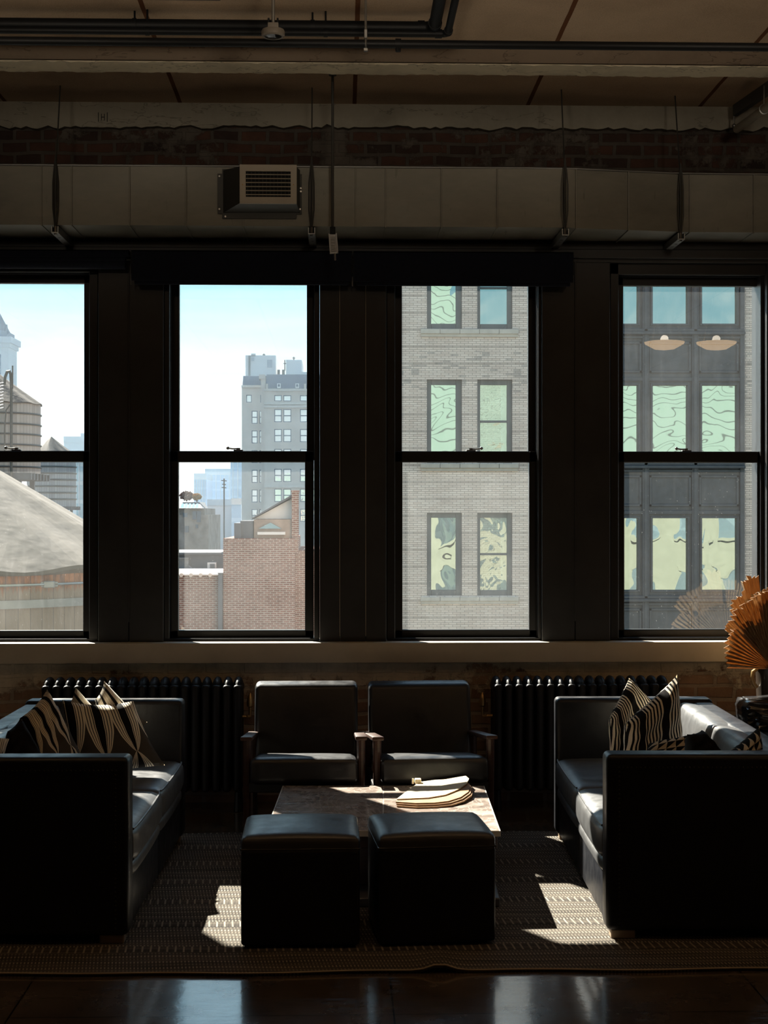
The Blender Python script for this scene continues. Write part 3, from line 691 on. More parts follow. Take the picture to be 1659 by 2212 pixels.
# ------------------------------------------------------------------ radiators
def make_radiator(px0, px1, label, valve_px, dirx, group='cast iron radiators under the sill'):
    Y = 8.30; xa, xb = X_(px0, Y), X_(px1, Y); n = round((xb - xa) / .0563)
    t = thing('radiator', label, 'radiator', ((xa + xb) / 2, Y, 0), 0, group)
    L = (n - 1) * .0563
    def section():
        b = B()
        for dy in (-.085, 0, .085): box(b, -.021, .021, dy - .032, dy + .032, .11, .68, .016, 3)
        box(b, -.0265, .0265, -.10, .10, .628, .680, .02, 4); box(b, -.0265, .0265, -.10, .10, .11, .17, .02, 3)
        tp = bmesh.new(); bmesh.ops.create_uvsphere(tp, u_segments=14, v_segments=8, radius=1); bmesh.ops.scale(tp, vec=(.0255, .105, .042), verts=tp.verts); join(b, tp, Matrix.Translation((0, 0, .672)))
        return b
    first = None
    for k in range(n):
        if first is None: first = obj('radiator_section', section(), RADIATOR, t)
        else:
            c = first.copy(); COL.objects.link(c); c.parent = t; first_loc = None
            c.location.x = -L / 2 + k * .0563; continue
        first.location.x = -L / 2
    for s in (-1, 1):
        for q in (-1, 1): b = B(); cyl(b, (s * L / 2, q * .07, 0), (s * L / 2, q * .055, .13), .022, 10, .016); obj('leg', b, RADIATOR, t)
    vx = X_(valve_px, 8.28) - (xa + xb) / 2
    b = B(); z1 = Z_(1548, 8.28); z2 = Z_(1505, 8.28)
    tube(b, [(dirx * L / 2, 0, z1), (vx, 0, z1)], .009); cyl(b, (vx - dirx * .012, 0, z1), (vx - dirx * .0121, 0, z1 + .01), .012)
    cyl(b, (vx, 0, z1), (vx, 0, z1 + .05), .008); lathe(b, [(.008, .05), (.017, .056), (.019, .08), (.014, .105), (.006, .122), (.004, .128)], (vx, 0, z1), 14); obj('air_valve', b, BRASS, t)
    b = B(); tube(b, [(dirx * L / 2, .03, .14), (dirx * (L / 2 + .07), .03, .14), (dirx * (L / 2 + .085), .03, .12), (dirx * (L / 2 + .085), .03, 0)], .014, 10); obj('supply_pipe', b, RADIATOR, t)
    return t
make_radiator(100, 522, 'black cast iron radiator behind the left sofa', 540, 1)
make_radiator(1062, 1440, 'black cast iron radiator behind the right sofa and wavy striped pillows', 1043, -1)

# ------------------------------------------------------------------ side table, vase, palm fans, jacket
VY = 8.12; vx = X_(1668, VY); vz = .50
t = thing('side_table', 'black side table behind the right sofa, under the vase', 'side table', (2.36, 7.90, 0))
b = B(); box(b, -.46, .46, -.38, .38, vz - .03, vz, .005, 2); obj('table_top', b, BLACKWOOD, t)
for sx in (-1, 1):
    for sy in (-1, 1): b = B(); box(b, sx * .43 - .018, sx * .43 + .018, sy * .35 - .018, sy * .35 + .018, 0, vz - .029, .003, 1); obj('leg', b, BLACKWOOD, t)
t = thing('vase', 'dark glazed vase with amber handle, on the black side table', 'vase', (vx, VY, vz))
vh = Z_(1447, VY) - vz
b = B(); lathe(b, [(.05, 0), (.085, .015), (.10, .05), (.098, .085), (.082, .115), (.086, vh + .012), (.102, vh + .020), (.104, vh + .028), (.094, vh + .030), (.078, vh + .02), (.07, .1), (.07, .03)], (0, 0, 0), 40); obj('body', b, VASE, t)
b = B(); tube(b, [(-.088, -.03, vh + .004), (-.112, -.035, vh - .012), (-.118, -.036, vh - .045), (-.108, -.034, vh - .075), (-.09, -.03, vh - .095)], .011, 8); obj('handle', b, VASEPALE, t)

def fan(name, label, base, tip, up, half, Rr, pleats=26, curl=.12, depth=.010, seed=1):
    """dried fan leaf: pleated, cut off ragged at the rim, spreading from the base towards the tip"""
    r = random.Random(seed); base, tip = Vector(base), Vector(tip); ax = (tip - base).normalized(); L = (tip - base).length * Rr
    nrm = Vector(up); nrm = (nrm - ax * nrm.dot(ax)).normalized(); side = ax.cross(nrm)
    bm = bmesh.new(); uvl = bm.loops.layers.uv.new('UVMap'); cols_, N = [], pleats * 2
    lens = [1 - .012 * math.sin(k * .45 + seed) - r.uniform(0, .03) - .05 * abs(k / N * 2 - 1) ** 3 for k in range(N + 1)]
    for k in range(N + 1):
        a = (k / N * 2 - 1) * half; dr = ax * math.cos(a) + side * math.sin(a); col = []
        for j in range(11):
            s = .06 + .94 * j / 10
            p = dr * L * s * lens[k] + nrm * ((depth * s if k % 2 else -depth * s) + curl * L * s * s * math.cos(a * .8) + curl * .5 * L * s * (a / half) ** 2)
            if j == 10: p += dr * L * r.uniform(-.02, .02)
            col.append(bm.verts.new(p))
        cols_.append(col)
    for k in range(N):
        for j in range(10):
            if j >= 9 and r.random() < .06: continue
            f = bm.faces.new((cols_[k][j], cols_[k + 1][j], cols_[k + 1][j + 1], cols_[k][j + 1]))
            for l, (kk, jj) in zip(f.loops, ((k, j), (k + 1, j), (k + 1, j + 1), (k, j + 1))): l[uvl].uv = (kk / N, jj / 10)
    o = obj(name, bm, PALM, smooth=False); o.location = base
    md = o.modifiers.new('thickness', 'SOLIDIFY'); md.thickness = .0022
    b = B(); cyl(b, Vector((0, 0, 0)) + ax * .07 * L, -ax * .06 - Vector((0, 0, .10)), .008, 8, .006); obj('leaf_stem', b, PALM, o)
    return tag(o, label, 'dried palm leaf', 'dried palm fans in the vase')
bs = at(1664, 1437, VY)
fan('palm_fan', 'largest dried palm fan, orange brown, rising left from the vase mouth', bs + Vector((0, -.05, 0)), at(1624, 1286, VY - .10), (.3, -1, .25), R(30), 1.0, 15, .05, .020, 3)
fan('palm_fan', 'dried palm fan spreading sideways to the left over the sill', bs + Vector((0, -.08, -.01)), at(1571, 1374, VY - .14), (.15, -1, .35), R(31), 1.0, 13, .05, .018, 6)
fan('palm_fan', 'dried palm fan with the highest pointed tip, in front of the window glass', bs + Vector((0, .05, .02)), at(1611, 1244, VY + .05), (.5, -1, .1), R(9), 1.0, 6, .03, .012, 5)
fan('palm_fan', 'small orange dried palm fan just below and left of the highest tip', bs + Vector((-.01, .03, .02)), at(1586, 1292, VY + .04), (.4, -1, .2), R(12), 1.0, 7, .05, .012, 8)
fan('palm_fan', 'upright dried palm fan cut by the right frame edge', bs + Vector((.01, 0, .02)), at(1670, 1268, VY), (.1, -1, .1), R(20), 1.0, 14, .06, .011, 11)
fan('palm_fan', 'dried palm fan turned to the glass behind the largest one', bs + Vector((0, .08, .03)), at(1612, 1318, VY + .16), (-.3, 1, .2), R(36), 1.0, 20, .06, .010, 14)

def lump(bm, c, sx, sy, sz, seed, amp=.018, rot=0):
    t = bmesh.new(); bmesh.ops.create_icosphere(t, subdivisions=4, radius=1)
    r = random.Random(seed); ph = [r.uniform(0, 6) for _ in range(6)]
    for v in t.verts:
        p = v.co; k = max(abs(p.x), abs(p.y), abs(p.z)); p = p * (1 + .80 * (1 / max(k, .6) - 1))
        n_ = math.sin(p.x * 5 + ph[0] + 2 * math.sin(p.z * 4 + ph[1])) + .7 * math.sin(p.z * 9 + ph[2] + p.x * 3) + .5 * math.sin(p.y * 8 + ph[3] + 2 * p.x)
        v.co = Vector((p.x * sx, p.y * sy, p.z * sz)) + v.normal * amp * n_
    return join(bm, t, Matrix.Translation(c) @ Matrix.Rotation(rot, 4, 'Y'))
JY = 7.80
jc = at(1676, 1545, JY)
t = thing('leather_jacket', 'crumpled glossy black leather jacket heaped on the side table, below the palm vase', 'jacket', jc)
b = B(); lump(b, (0, .02, .012), .185, .13, .066, 2, .004, R(2)); obj('jacket_body', b, JACKET, t)
b = B(); lump(b, (.03, -.10, -.02), .17, .06, .046, 5, .004, R(5)); obj('sleeve', b, JACKET, t)
b = B(); lump(b, (.0, .03, .068), .165, .085, .024, 8, .004, R(-2)); obj('collar', b, JACKET, t)

# ------------------------------------------------------------------ roller blinds
def blind(px0, px1, pyb, label, br=None):
    Y = 8.37; x0, x1 = X_(px0, Y), X_(px1, Y); zb_ = Z_(pyb, Y); zt = Z_(543, Y)
    t = thing('roller_blind', label, 'roller blind', ((x0 + x1) / 2, Y + .04, zt), 0, 'rolled up navy blinds'); w_ = (x1 - x0) / 2
    b = B(); box(b, -w_, w_, -.045, -.038, zb_ - zt + .02, 0, .002, 1); box(b, -w_, w_, -.045, .05, -.008, 0, .002, 1); obj('fascia', b, BLIND, t)
    b = B(); cyl(b, (-w_ + .02, 0, -.06), (w_ - .02, 0, -.06), .038, 20); obj('roll', b, BLIND, t)
    b = B(); box(b, -w_ + .015, w_ - .015, -.042, -.026, zb_ - zt, zb_ - zt + .022, .005, 2); obj('bottom_bar', b, BLIND, t)
    for s in (-1, 1): b = B(); box(b, s * w_ - .003, s * w_ + .003, -.045, .05, zb_ - zt + .06, 0); obj('end_bracket', b, BLACKPIPE, t)
    b = B(); tube(b, [(-w_ - .006, -.03, zb_ - zt + .05), (-w_ - .006, -.03, zb_ - zt - .002)], .004, 6); obj('pull_chain', b, STEEL, t)
blind(-200, 277, 566, 'navy roller blind rolled higher, at the left edge of the wall')
blind(284, 760, 616, 'navy roller blind above the window that shows sky')
blind(764, 1238, 617, 'black navy roller blind above the pale brick view')

# ------------------------------------------------------------------ duct
ZD0, ZD1 = Z_(489.5, 8.06), Z_(361, 8.06)
def yfront(x):
    xa, xb = X_(1222, 8.06), X_(1480, 8.15)
    s = min(1, max(0, (x - xa) / (xb - xa))); return 8.06 + .11 * s
dt = thing('air_duct', 'long galvanised metal air duct running below the brick, above the windows', 'air duct', (0, 8.3, ZD0))
b = B(); xs = [-4.5 + 9.5 * k / 190 for k in range(191)]; rows = []
for x in xs:
    yf = yfront(x); dn = .004 * math.sin(x * 5.3) * math.sin(x * 1.7)
    rows.append([b.verts.new((x, y - 8.3, z - ZD0)) for y, z in ((yf + dn, ZD1), (yf - dn + .003, (ZD0 + ZD1) / 2), (yf + dn, ZD0), (8.50, ZD0 - .003 * math.sin(x * 3)), (8.50, ZD1))])
for A, C in zip(rows, rows[1:]):
    for k in range(5): b.faces.new((A[k], A[(k + 1) % 5], C[(k + 1) % 5], C[k]))
b.faces.new(rows[0]); b.faces.new(rows[-1]); obj('duct_body', b, DUCT, dt, angle=20)
for p in (-60, 90, 155, 280, 402, 525, 768, 833, 953, 1074, 1245, 1362, 1500, 1640):
    x = X_(p, 8.06); yf = yfront(x) - 8.3; b = B()
    box(b, x - .0035, x + .0035, yf - .006, yf + .006, -.004, ZD1 - ZD0 + .004, .001, 1); box(b, x - .0035, x + .0035, yf, .20, -.006, .006, .001, 1); obj('duct_seam', b, DUCT, dt)
b = B(); tube(b, [(x, yfront(x) - 8.3 - .003, ZD1 - ZD0) for x in xs[::5]], .006, 6); obj('top_flange', b, STEEL, dt)

def hanger(px, label):
    x = X_(px, 8.02); yf = yfront(x)
    t = thing('duct_hanger', label, 'duct hanger', (x, yf, ZD0), 0, 'steel hangers holding the duct')
    b = B()
    for s in (-1, 1): tube(b, [(0, -.02, ZD1 - ZD0 + .05), (s * .013, -.022, .22), (s * .013, -.022, .08), (0, -.022, -.03)], .0035, 6)
    tube(b, [(0, -.016, ZD1 - ZD0 + .03), (0, -.016, -.02)], .006, 8); obj('drop_rod', b, GREYMETAL, t)
    b = B(); cyl(b, (0, .0, ZD1 - ZD0), (0, .12, CZ - ZD0), .004, 6); obj('tie_rod', b, GREYMETAL, t)
    b = B(); L = 8.50 - yf
    for s in (-1, 1): box(b, s * .016 - .003, s * .016 + .003, -.035, L - .01, -.045, -.012, .001, 1)
    box(b, -.019, .019, -.035, L - .01, -.048, -.042, .001, 1)
    for k in range(5): cyl(b, (0, .02 + k * .08, -.05), (0, .02 + k * .08, -.04), .007, 8)
    obj('strut_channel', b, STEEL, t)
    b = B(); cyl(b, (0, -.02, -.055), (0, -.02, -.01), .008, 6); obj('nut', b, STEEL, t)
hanger(118, 'steel duct hanger nearest the left edge'); hanger(673, 'steel duct hanger just right of the cream air vent')
hanger(1222, 'steel duct hanger where the duct begins to step back'); hanger(1482, 'steel duct hanger nearest the right edge, past the step in the duct')

# air vent on the duct
vt_ = thing('air_vent', 'cream louvred air vent on a grey sheet metal boot, on the duct face', 'air vent', (X_(560, 8.05), 8.055, ZD0))
o = vt_.location
def L_(px, py, Y): q = at(px, py, Y) - o; return q
b = B(); x0, x1, z0, z1 = span(470, 652, 376, 462, 8.05); z0b = Z_(472, 8.05)
box(b, x0 - o.x, x1 - o.x, -.006, .0, z0 - o.z, z1 - o.z, .001, 1); x0, x1, z0, z1 = span(480, 640, 366, 472, 8.05); box(b, x0 - o.x, x1 - o.x, -.0065, 0, z0 - o.z, z1 - o.z, .001, 1); obj('base_flange', b, GREYMETAL, vt_)
b = B()
A = [L_(*q) for q in ((482, 368, 8.047), (648, 368, 8.047), (648, 460, 8.047), (482, 460, 8.047))]; C = [L_(*q) for q in ((519, 359, 7.92), (640, 359, 7.92), (640, 438, 7.92), (519, 438, 7.92))]
va, vc = [b.verts.new(p) for p in A], [b.verts.new(p) for p in C]
for k in range(4): b.faces.new((va[k], va[(k + 1) % 4], vc[(k + 1) % 4], vc[k]))
b.faces.new(va); b.faces.new(vc); obj('boot', b, GREYMETAL, vt_, smooth=False)
x0, x1, z0, z1 = span(518, 641, 357, 440, 7.915); ix0, ix1, iz0, iz1 = span(531, 628, 371, 426, 7.915)
b = B(); ya, yb = 7.905 - o.y, 7.919 - o.y
for a in ((x0, ix0, z0, z1), (ix1, x1, z0, z1), (ix0, ix1, z0, iz0), (ix0, ix1, iz1, z1)): box(b, a[0] - o.x, a[1] - o.x, ya, yb, a[2] - o.z, a[3] - o.z, 0)
obj('vent_frame', b, VENTPAINT, vt_)
b = B(); box(b, ix0 - o.x, ix1 - o.x, yb - .001, yb + .0, iz0 - o.z, iz1 - o.z); obj('interior_shade_plate', b, BLACK, vt_)  # black plate painted in for the shade inside the vent
for k in range(6):
    b = B(); z = iz0 - o.z + (iz1 - iz0) * (k + .62) / 6.4
    box(b, ix0 - o.x, ix1 - o.x, -.007, .005, -.0014, .0014, .0006, 1, Matrix.Translation((0, ya + .004, z)) @ Matrix.Rotation(R(28), 4, 'X')); obj('louvre', b, VENTPAINT, vt_)
b = B()
for k in range(12): x = ix0 - o.x + (ix1 - ix0) * (k + .5) / 12; box(b, x - .0012, x + .0012, yb - .004, yb - .001, iz0 - o.z, iz1 - o.z)
obj('rear_vanes', b, GREYMETAL, vt_)
for px, py in ((474, 452), (487, 468), (648, 452), (650, 407), (650, 414), (474, 381)):
    b = B(); q = L_(px, py, 8.045); cyl(b, q + Vector((0, -.006, 0)), q + Vector((0, .004, 0)), .005, 10); obj('screw', b, mat('bright_screw', (.8, .8, .78), .25, .9), vt_)
for px in (524, 634): b = B(); q = L_(px, 399, 7.905); cyl(b, q + Vector((0, -.003, 0)), q + Vector((0, .004, 0)), .0035, 10); obj('screw', b, BRASS, vt_)

# conduit with a slatted end piece hanging in front of the duct
Y = 7.88; x = X_(718.5, Y)
t = thing('drop_rod', 'thin grey rod from the ceiling ending in a slatted metal holder, beside the vent', 'hanging rod', (x, Y, CZ))
b = B(); cyl(b, (0, 0, 0), (0, 0, Z_(495, Y) - CZ), .0075, 10); obj('rod', b, GREYMETAL, t)
b = B(); box(b, -.014, .014, -.012, .012, Z_(506, Y) - CZ, Z_(491, Y) - CZ, .002, 1); obj('collar', b, BLACKPIPE, t)
b = B(); za, zb_ = Z_(548, Y) - CZ, Z_(505, Y) - CZ; M = Matrix.Translation((0, 0, zb_)) @ Matrix.Rotation(R(-4), 4, 'Y') @ Matrix.Translation((0, 0, -zb_))
for s in (-1, 1): box(b, s * .019 - .003, s * .019 + .003, -.012, .012, za, zb_, .001, 1, M)
box(b, -.02, .02, .006, .012, za, zb_, .001, 1, M)
for k in range(11): box(b, -.012, .012, -.011, -.006, za + .012 + k * .0075, za + .0155 + k * .0075, 0, 1, M)
obj('slatted_holder', b, STEEL, t)
b = B(); cyl(b, (.012, 0, za), (.013, 0, za - .035), .005, 8); obj('tip', b, STEEL, t)
b = B(); tube(b, [(.0, 0, -.001), (.0, 0, -.02)], .02, 12); obj('ceiling_plate', b, GREYMETAL, t)

# ------------------------------------------------------------------ pipes and fittings under the ceiling
PY = 6.60; pz = Z_(95, PY, 829); pr = .0182
sp = thing('sprinkler_pipe', 'long black sprinkler pipe just in front of the cream beam edge', 'pipe', (0, PY, pz), 0)
b = B(); cyl(b, (-4, 0, 0), (4.5, 0, 0), pr, 16); obj('pipe', b, BLACKPIPE, sp)
b = B(); x = X_(860, PY); cyl(b, (x - .012, 0, 0), (x + .012, 0, 0), pr + .005, 16); cyl(b, (x, 0, 0), (x, 0, -.032), .012, 10); obj('pipe_coupling', b, BLACKPIPE, sp)
b = B(); x = X_(790, PY)
t = thing('pipe_hanger', 'thin threaded rod with steel clamp carrying the sprinkler pipe', 'pipe hanger', (x, PY, CZ))
cyl(b, (0, 0, 0), (0, 0, pz - CZ + .045), .0055, 8); obj('threaded_rod', b, STEEL, t)
b = B(); tube(b, [(.0, .0, pz - CZ + .055)] + [(0, (pr + .004) * math.sin(a), pz - CZ + (pr + .004) * math.cos(a)) for a in [k * math.pi / 8 for k in range(0, 17)]], .005, 6); box(b, -.007, .007, -.012, .012, pz - CZ + .02, pz - CZ + .06, .002, 1); box(b, -.009, .009, -.016, .006, pz - CZ - .034, pz - CZ - .022, .001, 1); obj('clamp', b, STEEL, t)

def bent_pipe(name, label, Y, py, px_b, rad, xl=-4):
    z = Z_(py, Y, 829); xb = X_(px_b, Y)
    t = thing(name, label, 'pipe', (xb, Y, z), 0, 'black pipes turning along the ceiling')
    k = rad * 1.6; pts = [(xl - xb, 0, 0), (-k, 0, 0)] + [(-k + k * math.sin(a), -k + k * math.cos(a), 0) for a in [i * math.pi / 12 for i in range(1, 7)]] + [(0, -3.5, 0)]
    b = B(); tube(b, pts, rad, 16); obj('pipe', b, BLACKPIPE, t)
    b = B(); cyl(b, (-k - .03, 0, 0), (-k, 0, 0), rad + .004, 16); cyl(b, (0, -k - .03, 0), (0, -k, 0), rad + .004, 16); obj('elbow_collar', b, BLACKPIPE, t)
    for xx in (-1.35, -.55):
        b = B(); cyl(b, (xx, 0, rad), (xx, 0, CZ - z), .005, 6); cyl(b, (xx - .009, 0, 0), (xx + .009, 0, 0), rad + .003, 16); obj('pipe_clip', b, BLACKPIPE, t)
bent_pipe('ceiling_pipe', 'thicker black ceiling pipe whose elbow turns towards the viewer', 6.95, 59, 938, .0275)
bent_pipe('ceiling_pipe', 'thinner black ceiling pipe running below the thicker one', 6.93, 72, 967, .0165)

Y = 6.5; x = X_(590, Y); 
t = thing('ceiling_sensor', 'small round beige sensor with black underside on a short ceiling rod', 'sensor', (x, Y, CZ))
zc = Z_(73, Y) - CZ
b = B(); cyl(b, (0, 0, 0), (0, 0, zc + .03), .0075, 10); obj('rod', b, STEEL, t)
b = B(); lathe(b, [(.02, .012), (.046, .012), (.05, .004), (.049, -.012), (.042, -.018), (.03, -.014)], (0, 0, zc), 32); obj('housing', b, WHITEPLASTIC, t)
b = B(); lathe(b, [(.002, -.022), (.02, -.021), (.036, -.0165), (.036, -.012)], (0, 0, zc), 24); obj('lens', b, mat('glossy_black_lens', (.01, .01, .01), .1), t)
b = B(); box(b, -.023, .023, -.012, .012, zc + .008, zc + .042, .004, 2); obj('bracket', b, WHITEPLASTIC, t)
for s in (-1, 1): b = B(); box(b, s * .019 - .004, s * .019 + .004, -.006, .006, zc + .036, zc + .062, .002, 1); obj('latch', b, BLACKPIPE, t)

Y = 6.25; x0, x1 = X_(296, Y), X_(478, Y); z = Z_(6, Y)
t = thing('ceiling_light', 'grey metal edge of a ceiling light at the top of the frame', 'ceiling light', ((x0 + x1) / 2, Y - .2, z)); w_ = (x1 - x0) / 2
b = B(); box(b, -w_, w_, -.2, .2, 0, .03, .006, 2); obj('housing', b, GREYMETAL, t)
for s in (-1, 1): b = B(); cyl(b, (s * w_ * .6, 0, .03), (s * w_ * .6, 0, CZ - z), .005, 8); obj('suspension_rod', b, STEEL, t)

GLOW = bpy.data.materials.new('lamp_glow'); GLOW.use_nodes = True
GLOW.node_tree.nodes['Principled BSDF'].inputs['Emission Color'].default_value = (1, .62, .30, 1); GLOW.node_tree.nodes['Principled BSDF'].inputs['Emission Strength'].default_value = 4
for lx_, ly_ in ((-1.55, 4.65), (0.2, 4.65), (3.22, 2.1), (3.74, 2.1), (1.9, 4.65)):  # nearer three added out of view to brighten the ceiling; far pair mirrored in glass
    t = thing('offscreen_lamp', 'opal bowl uplighter out of view, far pair mirrored in glass, others added for the ceiling', 'lamp', (lx_, ly_, 3.27), 0, 'dish uplighters')
    b = B(); lathe(b, [(.02, -.06), (.10, -.05), (.19, .0), (.2, .02), (.192, .022), (.1, -.03), (.02, -.04)], (0, 0, 0), 32); obj('bowl', b, GLOW, t)
    b = B(); lathe(b, [(.001, -.02), (.10, -.015), (.10, -.005), (.001, -.003)], (0, 0, 0), 24); obj('bulb', b, GLOW, t)
    for k in range(3): b = B(); cyl(b, (.19 * math.cos(k * 2.1), .19 * math.sin(k * 2.1), .02), (.02 * math.cos(k * 2.1), .02 * math.sin(k * 2.1), CZ - 3.27), .004, 6); obj('suspension_rod', b, STEEL, t)
    ll = bpy.data.lights.new('lamp_light', 'SPOT'); ll.spot_size = R(84); ll.spot_blend = 1.0; ll.shadow_soft_size = .13 if ly_ > 3 else .04; ll.energy = 66 if ly_ > 3 else 5; ll.color = (1, .86, .68)
    lo = bpy.data.objects.new('lamp_light', ll); link(lo, t); lo.location = (0, 0, .05); lo.rotation_euler = Vector((0, math.cos(R(29)), math.sin(R(29)))).to_track_quat('-Z', 'Y').to_euler()

# strut and pale conduit by the right edge
a0, a1 = at(1583, 238, 8.35), at(1700, 158, 7.5)
t = thing('ceiling_strut', 'dark steel strut reaching from the wall top towards the right edge', 'strut', a0)
dv = a1 - a0
b = B(); prism(b, [Vector((0, 0, .028)), Vector((0, 0, -.03)), Vector((.03, .02, -.03)), Vector((.03, .02, .028))], dv); obj('channel', b, GREYMETAL, t)
b = B(); cyl(b, (.012, .02, 0), (.012, .02, -.075), .005, 8); ball(b, (.012, .02, -.08), .012, 2); obj('eye_bolt', b, STEEL, t)
c0, c1 = at(1592, 279, 8.2), at(1690, 207, 7.5)
b = B(); cyl(b, (0, 0, 0), c1 - c0, .021, 16); ball(b, (0, 0, 0), .021, 2)
t = thing('conduit_pipe', 'pale round conduit with rounded end below the dark steel strut', 'pipe', c0); obj('pipe', b, PALEPIPE, t)
b = B(); q = (c1 - c0) * .62; cyl(b, q, q + Vector((0, 0, .12)), .004, 6); tube(b, [q + Vector((.024 * math.sin(k * math.pi / 6), 0, .024 * math.cos(k * math.pi / 6))) for k in range(13)], .004, 6); obj('clip', b, STEEL, t)

# ------------------------------------------------------------------ the street outside
struct('street', box(B(), -900, 900, 9.4, 1500, -24.5, -24), mat('asphalt', (.06, .06, .06), .9), 'street and ground far below the windows', 'street')

def holed_wall(bm, x0, x1, z0, z1, y, holes, depth=.22, mi=0, back=None):
    """front skin with real openings and their reveals; back: y of a closing slab behind"""
    xs = sorted({x0, x1} | {h[0] for h in holes} | {h[1] for h in holes}); zs = sorted({z0, z1} | {h[2] for h in holes} | {h[3] for h in holes})
    def q(*p):
        f = bm.faces.new([bm.verts.new(v) for v in p]); f.material_index = mi
    for i in range(len(xs) - 1):
        for j in range(len(zs) - 1):
            cx, cz = (xs[i] + xs[i + 1]) / 2, (zs[j] + zs[j + 1]) / 2
            if any(h[0] < cx < h[1] and h[2] < cz < h[3] for h in holes): continue
            q((xs[i], y, zs[j]), (xs[i + 1], y, zs[j]), (xs[i + 1], y, zs[j + 1]), (xs[i], y, zs[j + 1]))
    for a, b_, c, d_ in holes:
        yy = y + depth
        q((a, y, c), (a, yy, c), (a, yy, d_), (a, y, d_)); q((b_, y, c), (b_, yy, c), (b_, yy, d_), (b_, y, d_)); q((a, y, c), (b_, y, c), (b_, yy, c), (a, yy, c)); q((a, y, d_), (b_, y, d_), (b_, yy, d_), (a, yy, d_))
    if back: box(bm, x0, x1, y + depth + .06, back, z0, z1, mi=mi)
    return bm

YO = 41.0
def palebrick(T, I, put):
    p = T.pos(); x, y, z = T.xyz(p); v = T.vec(T.m('ADD', x, y), z, 0)
    bt = T.n('ShaderNodeTexBrick', {'Vector': v, 'Color1': (.62, .505, .455), 'Color2': (.73, .625, .575), 'Mortar': (.32, .28, .25), 'Scale': 1.0, 'Mortar Size': .0075, 'Mortar Smooth': .2, 'Bias': .1, 'Brick Width': .21, 'Row Height': .0565})
    id_ = T.n('ShaderNodeTexWhiteNoise', {0: T.vec(T.m('FLOOR', T.m('DIVIDE', x, .21)), T.m('FLOOR', T.m('DIVIDE', z, .0565)), 0)}, noise_dimensions='3D').outputs[0]
    zone = T.m('MULTIPLY', T.m('LESS_THAN', T.m('ABSOLUTE', T.m('SUBTRACT', z, 5.35)), .55), T.m('GREATER_THAN', id_, .80))
    dk = T.m('MAXIMUM', T.m('MULTIPLY', zone, .45), T.m('MULTIPLY', T.m('GREATER_THAN', id_, .93), .12))
    lines = T.near(z, .452, .14, .024)
    col = T.mix(dk, bt.outputs[0], (.20, .20, .20)); col = T.mix(T.m('MULTIPLY', lines, .6), col, (.12, .11, .10))
    put('Base Color', T.mix(.25, col, T.ramp(T.noise(p, .7, 5), [(.35, (.55, .5, .48)), (.65, (1, .98, .95))]), 'MULTIPLY')); put('Normal', T.bump(bt.outputs[1], .3, .01))
PALEBRICK = mat('pale_brick', rough=.9, spec=.2, build=palebrick)
IRON = mat('dark_painted_iron', rough=.55, build=noisy((.040, .047, .060), .25, 6, .1, 30))
WFRAME = mat('slate_window_frame', (.075, .092, .105), .55)
STONESILL = mat('grey_stone', rough=.8, build=noisy((.46, .42, .38), .12, 4, .1, 20))
CURT = mat('pale_curtain', (.72, .70, .66), .9); BEIGE = mat('beige_room_shade', rough=.9, build=noisy((.46, .40, .34), .3, 1.2, .05, 5))
def clearish(T, I, put):
    t = T.t; nrm = T.bump(T.noise(T.pos(), 1.4, 2, .4, .8), .4, .04)
    gl = T.n('ShaderNodeBsdfGlossy', {'Color': (.9, .97, .93), 'Roughness': .01, 'Normal': nrm}); tr = T.n('ShaderNodeBsdfTransparent', {'Color': (.93, .97, .95)})
    mx = T.n('ShaderNodeMixShader', {0: .22}); t.links.new(tr.outputs[0], mx.inputs[1]); t.links.new(gl.outputs[0], mx.inputs[2]); t.links.new(mx.outputs[0], t.nodes['Material Output'].inputs[0])
CLEARISH = mat('thin_clear_pane', build=clearish)

hb = thing('brick_building', 'pale brick house across the street with dark framed windows and an iron bay', 'building', at(1200, 1106, YO) - Vector((0, 0, H + 24)))
ho = hb.location
def rect(px0, px1, py0, py1, Y): a = span(px0, px1, py0, py1, Y); return a
rowsW = [(530, 710), (820, 1000), (1108, 1287), (1396, 1575)]; colsW = [(922, 998), (1031, 1107)]
holes = []
for py0, py1 in rowsW:
    for px0, px1 in colsW:
        a, c, e, f = rect(px0, px1, py0, py1, YO); holes.append((a - ho.x, c - ho.x, e - ho.z, f - ho.z))
bx0, bx1 = X_(1272, YO) - ho.x, X_(1606, YO) - ho.x
zt_ = Z_(230, YO) - ho.z; z0 = 0
b = B(); holed_wall(b, X_(770, YO) - ho.x, bx0, z0, zt_, 0, holes, .24, 0, 12); holed_wall(b, bx1, X_(1780, YO) - ho.x, z0, zt_, 0, [], .24, 0, 12)
xl = X_(770, YO) - ho.x; box(b, xl - .02, xl, .005, 12, z0, zt_); box(b, xl, X_(1780, YO) - ho.x, -.3, 12, zt_, zt_ + .5)
obj('brick_wall', b, PALEBRICK, hb, smooth=False)
